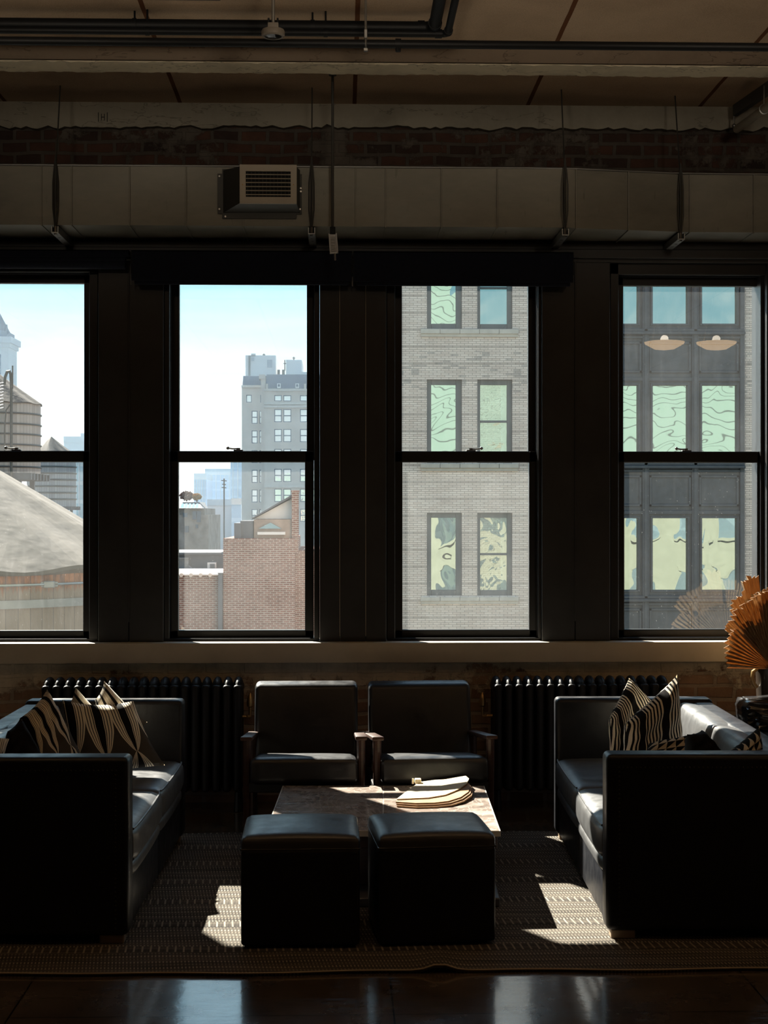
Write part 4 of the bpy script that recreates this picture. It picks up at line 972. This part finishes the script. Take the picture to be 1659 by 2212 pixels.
for k, (a, c, e, f) in enumerate(holes):
    right = k % 2 == 1; fw = .125
    b = B(); yy = .13
    fl_, fr_2, ft, fb = (fw, fw + .03, .13, .15) if not right else (.09, .13, .13, .14)
    for q in ((a, a + fl_, e, f), (c - fr_2, c, e, f), (a + fl_, c - fr_2, f - ft, f), (a + fl_, c - fr_2, e, e + fb)): box(b, q[0], q[1], yy, yy + .12, q[2], q[3], .01, 1)
    if right: zm = e + (f - e) * .5; box(b, a + fl_, c - fr_2, yy + .01, yy + .10, zm - .03, zm + .03, .008, 1)
    wobj = obj('window', b, WFRAME, hb)
    b = B(); box(b, a + fl_, c - fr_2, yy + .06, yy + .07, e + fb, f - ft); obj('pane', b, CLEARISH if right and k in (3, 5, 7) else OPPGLASS, wobj)
    if right and k in (3, 5, 7):
        b = B(); xm = a + (c - a) * .70; box(b, xm, c - .02, yy + .16, yy + .2, e, f); obj('curtain', b, CURT, wobj)
        b = B(); box(b, a, c, yy + .3, yy + .34, e, f); obj('room_shade', b, BEIGE, wobj)
for py in (712, 1002, 1289, 1577):
    a, c, e, f = rect(908, 1120, py, py + 14, YO); b = B(); n = 5
    for k in range(n): box(b, a - ho.x + (c - a) * k / n + .004, a - ho.x + (c - a) * (k + 1) / n - .004, -.09, .22, e - ho.z + .06, f - ho.z, .008, 1)
    box(b, a - ho.x + .02, c - ho.x - .02, -.05, .2, e - ho.z - .02, e - ho.z + .06, .006, 1); obj('stone_sill', b, STONESILL, hb)
# the iron bay
rowsB = [(544, 700), (832, 988), (1119, 1275), (1406, 1562)]; colsB = [(1302, 1378), (1408.5, 1485), (1515, 1591.5)]
bh = []
for py0, py1 in rowsB:
    for px0, px1 in colsB: a, c, e, f = rect(px0, px1, py0, py1, YO); bh.append((a - ho.x, c - ho.x, e - ho.z, f - ho.z))
b = B(); holed_wall(b, bx0, bx1, z0, zt_, -.04, bh, .18, 0, 12)
for xx in (bx0 + .06, bx1 - .06): box(b, xx - .06, xx + .06, -.14, 0, z0, zt_, .01, 1)
bay = obj('iron_bay', b, IRON, hb, smooth=False)
for k, (py0, py1) in enumerate(rowsB):
    zb_, ztop = Z_(py1, YO, 1450) - ho.z, Z_(py0, YO, 1450) - ho.z
    b = B()
    box(b, bx0, bx1, -.16, 0, zb_ - .22, zb_ - .14, .012, 1); box(b, bx0, bx1, -.22, 0, zb_ - .30, zb_ - .22, .012, 1); box(b, bx0, bx1, -.12, 0, zb_ - .40, zb_ - .33, .012, 1)
    box(b, bx0, bx1, -.10, 0, ztop + .10, ztop + .20, .01, 1)
    obj('cornice', b, IRON, bay)
    for xm0, xm1 in ((bx0 + .14, (bh[0][1] + bh[1][0]) / 2 - .1), ((bh[0][1] + bh[1][0]) / 2 + .1, (bh[1][1] + bh[2][0]) / 2 - .1), ((bh[1][1] + bh[2][0]) / 2 + .1, bx1 - .14)):
        b = B(); e, f = zb_ - 1.32, zb_ - .48
        for q in ((xm0, xm0 + .07, e, f), (xm1 - .07, xm1, e, f), (xm0, xm1, e, e + .07), (xm0, xm1, f - .07, f)): box(b, q[0], q[1], -.09, 0, q[2], q[3], .012, 1)
        obj('spandrel_panel', b, IRON, bay)
for a, c, e, f in bh:
    b = B(); yy = .0
    for q in ((a - .05, a + .006, e - .05, f + .05), (c - .006, c + .05, e - .05, f + .05), (a, c, f - .006, f + .05), (a, c, e - .05, e + .006)): box(b, q[0], q[1], -.075, .05, q[2], q[3], .008, 1)
    wobj = obj('window', b, IRON, bay); b = B(); box(b, a, c, .06, .07, e, f); obj('pane', b, OPPGLASS, wobj)
for xm in ((bh[0][1] + bh[1][0]) / 2, (bh[1][1] + bh[2][0]) / 2):
    b = B(); box(b, xm - .09, xm + .09, -.13, 0, z0, zt_, .012, 1); box(b, xm - .05, xm + .05, -.16, 0, z0, zt_, .012, 1); obj('mullion', b, IRON, bay)

# wooden water towers
def planks(base, stain=0.0, n=110, ztop=0):
    def f(T, I, put):
        x, y, z = T.xyz(T.co('Object')); ang = T.m('ARCTAN2', x, y); k = T.m('MULTIPLY', ang, n / (2 * math.pi)); pid = T.m('FLOOR', k)
        wn = T.n('ShaderNodeTexWhiteNoise', {0: T.vec(pid, 0, 0)}, noise_dimensions='3D').outputs[0]
        gr = T.noise(T.vec(T.m('MULTIPLY', ang, 40), 0, T.m('MULTIPLY', z, 1.1)), 2.0, 6, .65)
        lo = tuple(c * .62 for c in base); c = T.mix(T.m('ADD', T.m('MULTIPLY', wn, .35), T.m('MULTIPLY', gr, .65)), lo, tuple(min(1, q * 1.25) for q in base))
        if stain:
            drip = T.m('ADD', T.m('DIVIDE', T.m('SUBTRACT', z, ztop - .23), .10), T.m('MULTIPLY', T.m('SUBTRACT', T.noise(T.vec(T.m('MULTIPLY', ang, 22), 0, z), 2.5, 5, .7), .5), 3.2))
            c = T.mix(T.ramp(drip, [(.3, 0), (.8, stain)]), c, T.ramp(T.noise(T.vec(T.m('MULTIPLY', ang, 14), 3, z), 3, 4), [(.35, (.09, .035, .018)), (.6, (.36, .14, .06))]))
        gap = T.m('LESS_THAN', T.m('FRACT', k), .06); put('Base Color', T.mix(T.m('MULTIPLY', gap, .75), c, (.04, .03, .025)))
        put('Normal', T.bump(T.m('SUBTRACT', gr, gap), .5, .02))
    return f
TARP = mat('tar_paper_roof', rough=.8, build=lambda T, I, put: (put('Base Color', T.ramp(T.noise(T.co('Object'), 2.4, 7, .7), [(.35, (.058, .051, .046)), (.65, (.090, .076, .063))])),
    put('Normal', T.bump(T.n('ShaderNodeTexWave', {0: T.map(T.co('Object'), rot=(0, .6, .3), sc=(1, 1, 2.2)), 'Scale': 1.6, 'Distortion': 9.0, 'Detail': 3.0}).outputs[1], .16, .02))))
GALV = mat('galvanised_band', rough=.5, metal=.3, build=noisy((.20, .21, .225), .2, 5, .1, 20))
def water_tower(label, pc, Y, Rpx, py_eave, py_apex, py_bot, wood, legs=None, n=110, over=1.03, bands=(), stain=0, hoops=(), leg_to=-24):
    r = Rpx * Y / F; cx = X_(pc, Y) ; Yf = Y - r; ze, za, zb_ = Z_(py_eave, Yf), Z_(py_apex, Y), Z_(py_bot, Yf)
    t = thing('water_tower', label, 'water tower', (cx, Y, zb_), 0, 'wooden rooftop water towers')
    MW = mat(wood[0], rough=.9, build=planks(wood[1], stain, n, ze - zb_))
    b = B(); lathe(b, [(r, 0), (r, ze - zb_)], (0, 0, 0), 96); obj('tank', b, MW, t)
    rr = random.Random(4); b = B(); prof = [(r * over, ze - zb_ - .03), (r * over, ze - zb_)] + [(r * over * (1 - k / 10), ze - zb_ + (za - ze) * k / 10) for k in range(1, 10)] + [(.01, za - zb_)]
    lathe(b, prof, (0, 0, 0), 96)
    for v in b.verts:
        a = math.atan2(v.co.y, v.co.x); v.co.z += .014 * r * math.sin(a * 11 + v.co.z * 3) * min(1, math.hypot(v.co.x, v.co.y) / r)
    obj('roof', b, TARP, t, smooth=False)
    for py in bands:
        z1, z2 = Z_(py[1], Yf) - zb_, Z_(py[0], Yf) - zb_; b = B(); lathe(b, [(r + .004, z1), (r + .02, z1), (r + .02, z2), (r + .004, z2)], (0, 0, 0), 96); obj('band', b, GALV, t)
    for py in hoops:
        z1 = Z_(py, Yf) - zb_; b = B(); tube(b, [((r + .015) * math.cos(k * math.pi / 40), (r + .015) * math.sin(k * math.pi / 40), z1) for k in range(81)], max(.012, .0006 * Y), 6); obj('hoop', b, STEEL if Y < 30 else GREYMETAL, t)
    b = B(); hgt = zb_ - leg_to
    for sx in (-1, 1):
        for sy in (-1, 1): box(b, sx * r * .7 - .09, sx * r * .7 + .09, sy * r * .7 - .09, sy * r * .7 + .09, -hgt, -.25)
    for k in range(4):
        z = -.6 - k * 2.2
        for sy in (-1, 1): tube(b, [(-r * .7, sy * r * .7, z), (r * .7, sy * r * .7, z - 1.8)], .04, 6); tube(b, [(r * .7, sy * r * .7, z), (-r * .7, sy * r * .7, z - 1.8)], .04, 6)
    obj('frame_legs', b, IRON, t)
    b = B()
    for k in range(7): box(b, -r * 1.02, r * 1.02, -r + k * r / 3 - .08, -r + k * r / 3 + .08, -.25, 0)
    obj('joists', b, IRON, t)
    return t, r, cx, zb_
t, r, cx, zb_ = water_tower('nearest wooden water tank with wide tar paper roof and orange stained planks', -120, 15.0, 432, 1232, 948, 1480, ('stained_planks', (.21, .160, .128)), bands=[(1300, 1318)], stain=1.0, hoops=[(1267)])
b = B(); th = math.asin(max(-1, min(1, (X_(165, 15) - cx) / r))); ax_, ay = (r + .03) * math.sin(th), -(r + .03) * math.cos(th); zz = Z_(1267, 15 - r) - zb_
for s in (-1, 1): cyl(b, (ax_ - .07, ay - .01, zz + s * .012), (ax_ + .07, ay + .03, zz + s * .012), .012, 8)
box(b, ax_ - .05, ax_ + .05, ay - .02, ay + .03, zz - .03, zz + .03, .008, 1); obj('hoop_lug', b, GALV, t)
t, r, cx, zb_ = water_tower('mid distance wooden water tank with gooseneck pipe at its side, below the church tower', -15, 60, 100, 868, 800, 1022, ('weathered_planks', (.34, .32, .30)), n=70, hoops=[892, 915, 937, 960, 985, 1008], leg_to=-14)
b = B(); gx, gz = X_(47, 60) - cx, lambda py: Z_(py, 60) - zb_
tube(b, [(gx, -r - .1, gz(1050)), (gx, -r - .1, gz(840)), (gx - .02, -r - .1, gz(820)), (gx - .07, -r - .1, gz(813)), (gx - .15, -r - .1, gz(814)), (gx - .23, -r - .1, gz(826)), (gx - .26, -r - .1, gz(842))], .055, 8); tube(b, [(gx + .05, -r - .1, gz(850)), (gx + .05, -r - .1, gz(802))], .03, 6)
tube(b, [(gx, -r - .1, gz(880)), (gx - .18, -r - .15, gz(895)), (gx - .24, -r - .1, gz(930)), (gx - .24, -r - .1, gz(980))], .03, 6); obj('gooseneck_pipe', b, GREYMETAL, t)
b = B()
for k in range(9): tube(b, [(gx - .25, -r - .3, gz(838 + k * 6.5)), (gx - 1.4, -r - .25, gz(850 + k * 7))], .016, 5)
obj('guy_wires', b, GALV, t)
water_tower('small distant wooden tank right of the tank with the gooseneck pipe', 111, 110, 52, 984, 944, 1094, ('pale_weathered_planks', (.38, .355, .35)), n=60, hoops=[1008, 1022, 1036, 1050, 1064, 1078], leg_to=-6)

# church tower, far glass houses
HAZY = mat('grey_limestone', rough=.9, build=noisy((.34, .36, .40), .1, .08, .05, .5)); ROOFSLATE = mat('blue_slate_roof', rough=.9, spec=.05, build=noisy((.07, .095, .145), .2, .2, .1, 1.5))
Y = 400; c = X_(-22, Y); k_ = Y / F
t = thing('church_tower', 'far grey church tower with stepped spire above the mid distance water tank', 'church tower', (c, Y, -24))
def zz(py): return Z_(py, Y) + 24
b = B(); box(b, -49 * k_, 49 * k_, -5, 5, 0, zz(748)); obj('shaft', b, HAZY, t)
b = B(); box(b, -56 * k_, 56 * k_, -6, 6, zz(748), zz(735)); box(b, -52 * k_, 52 * k_, -5.5, 5.5, zz(757), zz(748)); obj('cornice', b, HAZY, t)
b = B(); box(b, -45 * k_, 45 * k_, -4.6, 4.6, zz(735), zz(722), .1); cyl(b, (0, 0, zz(722)), (0, 0, zz(650)), 44 * k_, 4, 6 * k_)
for s in (-1, 1): cyl(b, (s * 42 * k_, -4, zz(728)), (s * 42 * k_, -4, zz(708)), 5 * k_, 8, 2.5 * k_)
obj('spire', b, ROOFSLATE, t, smooth=False)
b = B()
for k in range(4): box(b, (-34 + k * 19) * k_, (-24 + k * 19) * k_, -5.15, -4.9, zz(820), zz(772))
obj('belfry_openings', b, ROOFSLATE, t)

TEALG = mat('teal_curtain_glass', rough=.25, build=lambda T, I, put: put('Base Color', T.mix(T.near(T.xyz(T.pos())[2], 3.6, 0, .7), (.20, .33, .38), (.33, .42, .45))))
BLUEG = mat('blue_curtain_glass', rough=.3, build=lambda T, I, put: put('Base Color', T.mix(T.near(T.xyz(T.pos())[2], 3.8, 0, .9), (.07, .18, .38), (.10, .23, .44))))
BLUEG2 = mat('pale_blue_curtain_glass', rough=.3, build=lambda T, I, put: put('Base Color', T.mix(T.near(T.xyz(T.pos())[2], 3.8, 0, .8), (.18, .28, .44), (.24, .34, .50))))
PINKST = mat('pale_pink_stone', rough=.9, build=noisy((.50, .44, .44), .1, .1, .05, 1))
def tower_block(label, px0, px1, py, Y, m_, dep=30, step=None, base=-24, cat='office building', name='office_building', fins=0):
    x0, x1 = X_(px0, Y), X_(px1, Y); t = thing(name, label, cat, ((x0 + x1) / 2, Y, base)); w_ = (x1 - x0) / 2; z = Z_(py, Y) - base
    b = B(); box(b, -w_, w_, 0, dep, 0, z); obj('facade', b, m_, t, smooth=False)
    b = B(); box(b, -w_ * 1.01, w_ * 1.01, -.3, dep, z, z + .004 * Y); obj('roof_edge', b, HAZY, t, smooth=False)
    if fins:
        b = B()
        for k in range(fins): x = -w_ + 2 * w_ * (k + .5) / fins; box(b, x - .12 * w_ / fins, x + .12 * w_ / fins, -.5, 0, 0, z)
        obj('fins', b, HAZY, t, smooth=False)
    if step:
        for sx0, sx1, spy in step:
            a, c_ = X_(sx0, Y) - t.location.x, X_(sx1, Y) - t.location.x; b = B(); box(b, a, c_, 2, dep, z, Z_(spy, Y) - base); obj('roof_house', b, m_, t, smooth=False)
    return t
tower_block('tallest clear blue office slab, touching the grey apartment house', 498, 540, 999, 620, BLUEG, fins=4)
tower_block('pale blue office block in the middle of the far skyline', 443, 500, 1026, 680, BLUEG2, step=[(462, 480, 1021), (480, 497, 1014)], fins=6)
tower_block('lowest and leftmost blue office block of the far skyline', 419, 446, 1036, 640, BLUEG, fins=5)
tower_block('distant grey block under the clouds, behind the smallest tank', 138, 215, 957, 560, HAZY, step=[(172, 184, 936), (150, 160, 953)])
tower_block('teal glass tower cut by the right side of the tank window', 165, 215, 1000, 300, TEALG, fins=4)
tower_block('low pink stone block in front of the blue skyline', 448, 512, 1092, 330, PINKST, step=[(470, 478, 1086)], name='stone_building', cat='building')
tower_block('banded blue low office block left of the grey apartment house', 500, 521, 1090, 310, BLUEG2, name='office_building')

# the tall grey apartment house
Y = 270; k_ = Y / F; cx = X_(592, Y); base = -24
LIMEST = mat('grey_apartment_stone', rough=.9, build=noisy((.46, .40, .355), .12, .3, .1, 2)); WHITEST = mat('white_render', rough=.85, build=noisy((.62, .62, .62), .06, .1, .03, 1))
t = thing('apartment_building', 'tall grey apartment house with slate mansard roof and white roof houses', 'apartment building', (cx, Y, base))
def xx_(px, YY=None): return X_(px, YY or Y) - cx
def zz(py): return Z_(py, Y) - base
hl = []; hr = []
def h4(p0, p1, y0, y1): return (xx_(p0), xx_(p1), zz(y1), zz(y0))
hl.append(h4(529, 541, 850, 867)); hl.append(h4(560, 564, 850, 867))
for k in range(6):
    y = 885 + 43 * k; hl.append(h4(541, 554, y, y + 28)); hl.append(h4(558, 563.5, y, y + 28))
for p0, p1 in ((592.5, 608.5), (612, 629), (648, 664), (668, 684)):
    hr.append(h4(p0, p1, 854, 867))
    for k in range(6): y = 884 + 43 * k; hr.append(h4(p0, p1, y, y + 28))
b = B(); holed_wall(b, xx_(519.5), xx_(566), 0, zz(833), 3.5, hl, .4, 0, 28); obj('corner_wing', b, LIMEST, t, smooth=False)
b = B(); holed_wall(b, xx_(572), xx_(760), 0, zz(843), 0, hr, .4, 0, 28); obj('main_front', b, LIMEST, t, smooth=False)
b = B(); box(b, xx_(563), xx_(573), 1, 6, 0, zz(812)); box(b, xx_(559), xx_(572), .5, 6, zz(818), zz(809)); obj('chimney_shaft', b, LIMEST, t, smooth=False)
for k, (a, c, e, f) in enumerate(hl + hr):
    yy = 3.7 if k < len(hl) else .2; b = B(); g = .14
    for q in ((a, a + g, e, f), (c - g, c, e, f), (a, c, f - g, f), (a, c, e, e + g)): box(b, q[0], q[1], yy, yy + .2, q[2], q[3])
    if f - e > 1.8: box(b, a, c, yy, yy + .15, (e + f) / 2 - .09, (e + f) / 2 + .09)
    wobj = obj('window', b, ROOFSLATE, t, smooth=False); b = B(); box(b, a, c, yy + .18, yy + .22, e, f); obj('pane', b, FARGLASS, wobj, smooth=False)
b = B()
for a, c, y, p in ((519, 567, 833, 3.1), (571, 760, 844, -.5), (571, 760, 880, -.45), (571, 760, 1052, -.4), (571, 760, 873, -.3)): box(b, xx_(a), xx_(c), p, p + 1, zz(y) - .1, zz(y) + .28)
obj('cornice', b, STONESILL, t, smooth=False)
b = B(); prism(b, [(xx_(521), 3.4, zz(832)), (xx_(522), 4.5, zz(808)), (xx_(575), 4.5, zz(808)), (xx_(575), 3.4, zz(832))], (0, 14, 0)); prism(b, [(xx_(574), .2, zz(843)), (xx_(575), 1.3, zz(808)), (xx_(760), 1.3, zz(808)), (xx_(760), .2, zz(843))], (0, 18, 0)); obj('mansard_roof', b, ROOFSLATE, t, smooth=False)
for p in (602.5, 642):
    b = B(); box(b, xx_(p - 4), xx_(p + 4), -.3, 3, zz(839), zz(829)); d_ = obj('dormer', b, WHITEST, t, smooth=False); b = B(); box(b, xx_(p - 2), xx_(p + 2), -.4, -.2, zz(836), zz(831)); obj('dormer_pane', b, ROOFSLATE, d_, smooth=False)
for p in (577, 659):
    b = B(); box(b, xx_(p - 2), xx_(p + 2), -.6, 0, zz(843), zz(830)); obj('finial', b, STONESILL, t, smooth=False)
for a, c, y0, y1 in ((523.5, 591, 757, 808), (536, 546, 753, 760), (614, 649, 767, 808), (648, 680, 794, 808)):
    b = B(); box(b, xx_(a), xx_(c), 9, 22, zz(y1), zz(y0)); rh = obj('roof_house', b, WHITEST, t, smooth=False)
    if a == 523.5:
        for q in ((537, 543, 762, 770), (572, 583, 767, 784)): b = B(); box(b, xx_(q[0]), xx_(q[1]), 8.85, 9, zz(q[3]), zz(q[2])); obj('vent_opening', b, HAZY, rh, smooth=False)
        b = B()
        for p in (531, 533.5): box(b, xx_(p) - .05, xx_(p) + .05, 8.7, 8.9, zz(803), zz(758))
        obj('ladder', b, GREYMETAL, rh, smooth=False)
b = B(); box(b, xx_(592), xx_(612), 9, 12, zz(808), zz(801)); cyl(b, (xx_(597), 10, zz(801)), (xx_(597), 10, zz(788)), 3 * k_, 10); cyl(b, (xx_(608), 10, zz(801)), (xx_(608), 10, zz(788)), 3.5 * k_, 10); obj('roof_tanks', b, GREYMETAL, t)
b = B()
for p, y0, y1 in ((564, 760, 752), (631, 767, 759), (611, 790, 766)): tube(b, [(xx_(p), 10, zz(y0)), (xx_(p), 10, zz(y1))], .12, 5); tube(b, [(xx_(p - 3), 10, zz((y0 + 2 * y1) / 3)), (xx_(p + 3), 10, zz((y0 + 2 * y1) / 3))], .1, 5)
obj('antenna', b, GREYMETAL, t)

# low brick houses and roofs between
REDBR = mat('dark_red_brick', rough=.9, spec=.2, build=brickm(.24, .078, (.20, .095, .075), (.29, .15, .12), (.47, .41, .37), 0, bump=.4, size=.018, bd=.02))
TERRA = mat('pale_terracotta', (.62, .52, .46), .7); SLATEBULK = mat('slate_bulkhead', (.11, .125, .145), .8); TANBR = mat('tan_masonry', rough=.9, build=noisy((.30, .24, .20), .35, 1.2, .2, 6))
Y = 58
def house(name, label, cat, px, py): return thing(name, label, cat, (X_(px, Y), Y, -24))
t = house('brick_building', 'low brown brick wall house with pale terracotta coping, below the roofs', 'building', 432, 1240); cx = t.location.x
b = B(); box(b, X_(330, Y) - cx, X_(478, Y) - cx, 0, 8, 0, Z_(1243, Y) + 24); obj('brick_wall', b, REDBR, t, smooth=False)
b = B(); n = 7
for k in range(n): xa, xb = X_(330, Y) - cx, X_(475, Y) - cx; x = xa + (xb - xa) * k / n; box(b, x + .02, x + (xb - xa) / n - .02, -.12, .5, Z_(1243, Y) + 24, Z_(1240, Y) + 24, .02, 1); cyl(b, (x, -.13, Z_(1241.5, Y) + 24), (x, .5, Z_(1241.5, Y) + 24), .075, 10)
obj('coping', b, TERRA, t)
b = B(); box(b, X_(472, Y) - cx, X_(481, Y) - cx, -.18, .3, 0, Z_(1237, Y) + 24); box(b, X_(472, Y) - cx - .02, X_(481, Y) - cx + .02, -.2, .35, Z_(1238.5, Y) + 24, Z_(1236.5, Y) + 24); obj('corner_pier', b, SLATEBULK, t, smooth=False)
t = house('brick_building', 'taller brown brick house with slate bulkheads and a gabled roof end', 'building', 560, 1160); cx = t.location.x
b = B(); box(b, X_(482.2, Y) - cx, X_(637, Y) - cx, 0, 8, 0, Z_(1163, Y) + 24); box(b, X_(637, Y) - cx, X_(720, Y) - cx, .6, 8, 0, Z_(1190, Y) + 24); obj('brick_wall', b, REDBR, t, smooth=False)
b = B(); box(b, X_(505, Y) - cx, X_(520, Y) - cx, .2, 3, Z_(1163, Y) + 24, Z_(1130, Y) + 24); box(b, X_(518, Y) - cx, X_(546, Y) - cx, .3, 3, Z_(1163, Y) + 24, Z_(1125, Y) + 24); obj('bulkhead', b, SLATEBULK, t, smooth=False)
gz_ = lambda p: Z_(p, Y) + 24
b = B(); prism(b, [(X_(547, Y) - cx, .5, gz_(1121)), (X_(630, Y) - cx, .5, gz_(1121)), (X_(630, Y) - cx, .5, gz_(1078)), (X_(616, Y) - cx, .5, gz_(1084))], (0, 4, 0)); obj('gable_wall', b, WHITEST, t, smooth=False)
b = B(); prism(b, [(X_(543, Y) - cx, .3, gz_(1122)), (X_(632, Y) - cx, .3, gz_(1072)), (X_(634, Y) - cx, .3, gz_(1066)), (X_(543, Y) - cx, .3, gz_(1119))], (0, 4.4, 0)); obj('gable_roof', b, SLATEBULK, t, smooth=False)
b = B(); box(b, X_(548, Y) - cx, X_(630, Y) - cx, .2, 4, gz_(1163), gz_(1122)); obj('upper_wall', b, TANBR, t, smooth=False)
b = B(); box(b, X_(630, Y) - cx, X_(644, Y) - cx, .1, 1.2, gz_(1195), gz_(1060)); box(b, X_(629, Y) - cx, X_(645, Y) - cx, .05, 1.3, gz_(1064), gz_(1059)); obj('chimney', b, REDBR, t, smooth=False)
b = B(); prism(b, [(X_(558, Y) - cx, .1, gz_(1142)), (X_(608, Y) - cx, .1, gz_(1142)), (X_(584, Y) - cx, .1, gz_(1129))], (0, 1.2, 0)); obj('skylight', b, TEALG, t, smooth=False); b = B(); box(b, X_(556, Y) - cx, X_(616, Y) - cx, 0, .2, gz_(1155), gz_(1149)); obj('gutter', b, WHITEST, t, smooth=False)
Y = 66
t = house('roof_shed', 'dark grey rooftop shed with pale door, behind the terracotta coping', 'shed', 430, 1220); cx = t.location.x; gz_ = lambda p: Z_(p, Y) + 24
b = B(); box(b, X_(340, Y) - cx, X_(484, Y) - cx, 0, 5, 0, gz_(1197)); box(b, X_(338, Y) - cx, X_(478, Y) - cx, -.2, 5, gz_(1197), gz_(1193)); obj('shed_wall', b, SLATEBULK, t, smooth=False)
b = B(); box(b, X_(388, Y) - cx, X_(408, Y) - cx, -.1, 0, gz_(1250), gz_(1206)); box(b, X_(387, Y) - cx, X_(409, Y) - cx, -.2, 0, gz_(1206), gz_(1204)); obj('door', b, GALV, t, smooth=False)
b = B(); box(b, X_(450, Y) - cx, X_(468, Y) - cx, -.5, 0, gz_(1250), gz_(1214)); hs = obj('shed_bay', b, WHITEST, t, smooth=False); b = B(); box(b, X_(456, Y) - cx, X_(466, Y) - cx, -.55, -.45, gz_(1231), gz_(1217)); obj('bay_pane', b, SLATEBULK, hs, smooth=False)
b = B(); tube(b, [(X_(408, Y) - cx, -.2, gz_(1222)), (X_(428, Y) - cx, -.2, gz_(1240))], .06, 6); obj('stair_rail', b, GALV, t)
Y = 120
t = house('stone_building', 'old tan masonry house with slanted roof skylight and roof trees', 'building', 410, 1150); cx = t.location.x; gz_ = lambda p: Z_(p, Y) + 24
b = B(); box(b, X_(340, Y) - cx, X_(450, Y) - cx, 0, 12, 0, gz_(1112)); box(b, X_(340, Y) - cx, X_(440, Y) - cx, 1, 11, gz_(1112), gz_(1098)); obj('walls', b, TANBR, t, smooth=False)
b = B(); prism(b, [(X_(350, Y) - cx, .5, gz_(1098)), (X_(436, Y) - cx, .5, gz_(1098)), (X_(420, Y) - cx, 4, gz_(1084)), (X_(350, Y) - cx, 4, gz_(1084))], (0, 5, .01)); obj('skylight_roof', b, SLATEBULK, t, smooth=False)
for k in range(5):
    b = B(); p = 389 + k * 8; prism(b, [(X_(p, Y) - cx, .2, gz_(1097)), (X_(p + 7, Y) - cx, .2, gz_(1097)), (X_(p + 6 - k * .4, Y) - cx, .9, gz_(1088)), (X_(p + 1, Y) - cx, .9, gz_(1088))], (0, .1, .02)); obj('skylight_pane', b, TEALG, t, smooth=False)
for p0, p1, y0, y1 in ((396, 405, 1108, 1117), (416, 424, 1104, 1122), (425, 434, 1104, 1128), (423, 428, 1133, 1141), (400, 408, 1136, 1150)):
    b = B(); box(b, X_(p0, Y) - cx, X_(p1, Y) - cx, -.1, .1, gz_(y1), gz_(y0)); obj('window', b, SLATEBULK, t, smooth=False)
def small_tree(label, px, py, rpx, Y, leafc, trunkz, seed):
    r = random.Random(seed); rad = rpx * Y / F; c = at(px, py, Y); t = thing('tree', label, 'tree', (c.x, Y, Z_(trunkz, Y)), 0, 'roof trees'); hgt = c.z - t.location.z
    b = B(); tube(b, [(0, 0, 0), (.03, 0, hgt * .5), (0, 0, hgt)], .07, 6)
    for k in range(6): a = k * 1.05; tube(b, [(0, 0, hgt * .7), (rad * .6 * math.cos(a), rad * .4 * math.sin(a), hgt + rad * .4)], .03, 5)
    obj('trunk', b, WALNUT, t); b = B()
    for k in range(420):
        d_ = Vector((r.gauss(0, 1), r.gauss(0, 1), r.gauss(0, 1))).normalized() * rad * r.random() ** .45; d_.z *= .62; q = Vector((0, 0, hgt)) + d_
        e1 = Vector((r.gauss(0, 1), r.gauss(0, 1), r.gauss(0, 1))).normalized() * .16; e2 = e1.orthogonal().normalized() * .11
        b.faces.new([b.verts.new(q + v) for v in (e1, e2, -e1, -e2)])
    obj('crown', b, leafc, t, smooth=False)
small_tree('rusty brown roof tree over the slanted skylight', 403, 1071, 14, 124, mat('rust_leaves', (.22, .12, .085), .8), 1083.5, 1)
small_tree('smaller golden roof tree right of the rusty brown one', 425, 1073, 9, 124, mat('gold_leaves', (.46, .28, .12), .8), 1084, 2)
Y = 100
t = thing('antenna_mast', 'thin roof antenna mast in front of the pale blue office block', 'antenna', (X_(484, Y), Y, -24)); b = B(); tube(b, [(0, 0, 0), (0, 0, Z_(1034, Y) + 24)], .045, 6)
for py, w_ in ((1038, 6), (1046, 4), (1053, 5)): s = w_ * Y / F; tube(b, [(-s, 0, Z_(py, Y) + 24), (s, 0, Z_(py + 1, Y) + 24)], .03, 5)
obj('mast', b, GREYMETAL, t)

# aerial haze over the far roofs
hz = bpy.data.materials.new('city_haze'); hz.use_nodes = True; hz.node_tree.nodes.clear(); T = NT(hz.node_tree)
vs = T.n('ShaderNodeVolumeScatter', {'Color': (.55, .78, 1.0), 'Density': .00036, 'Anisotropy': .35}); T.t.links.new(vs.outputs[0], T.n('ShaderNodeOutputMaterial').inputs['Volume'])
b = B(); box(b, -700, 700, 78, 1300, -23.9, 42); tag(obj('city_haze', b, hz, smooth=False), 'thin blue haze over the distant roofs', 'haze', kind='stuff')
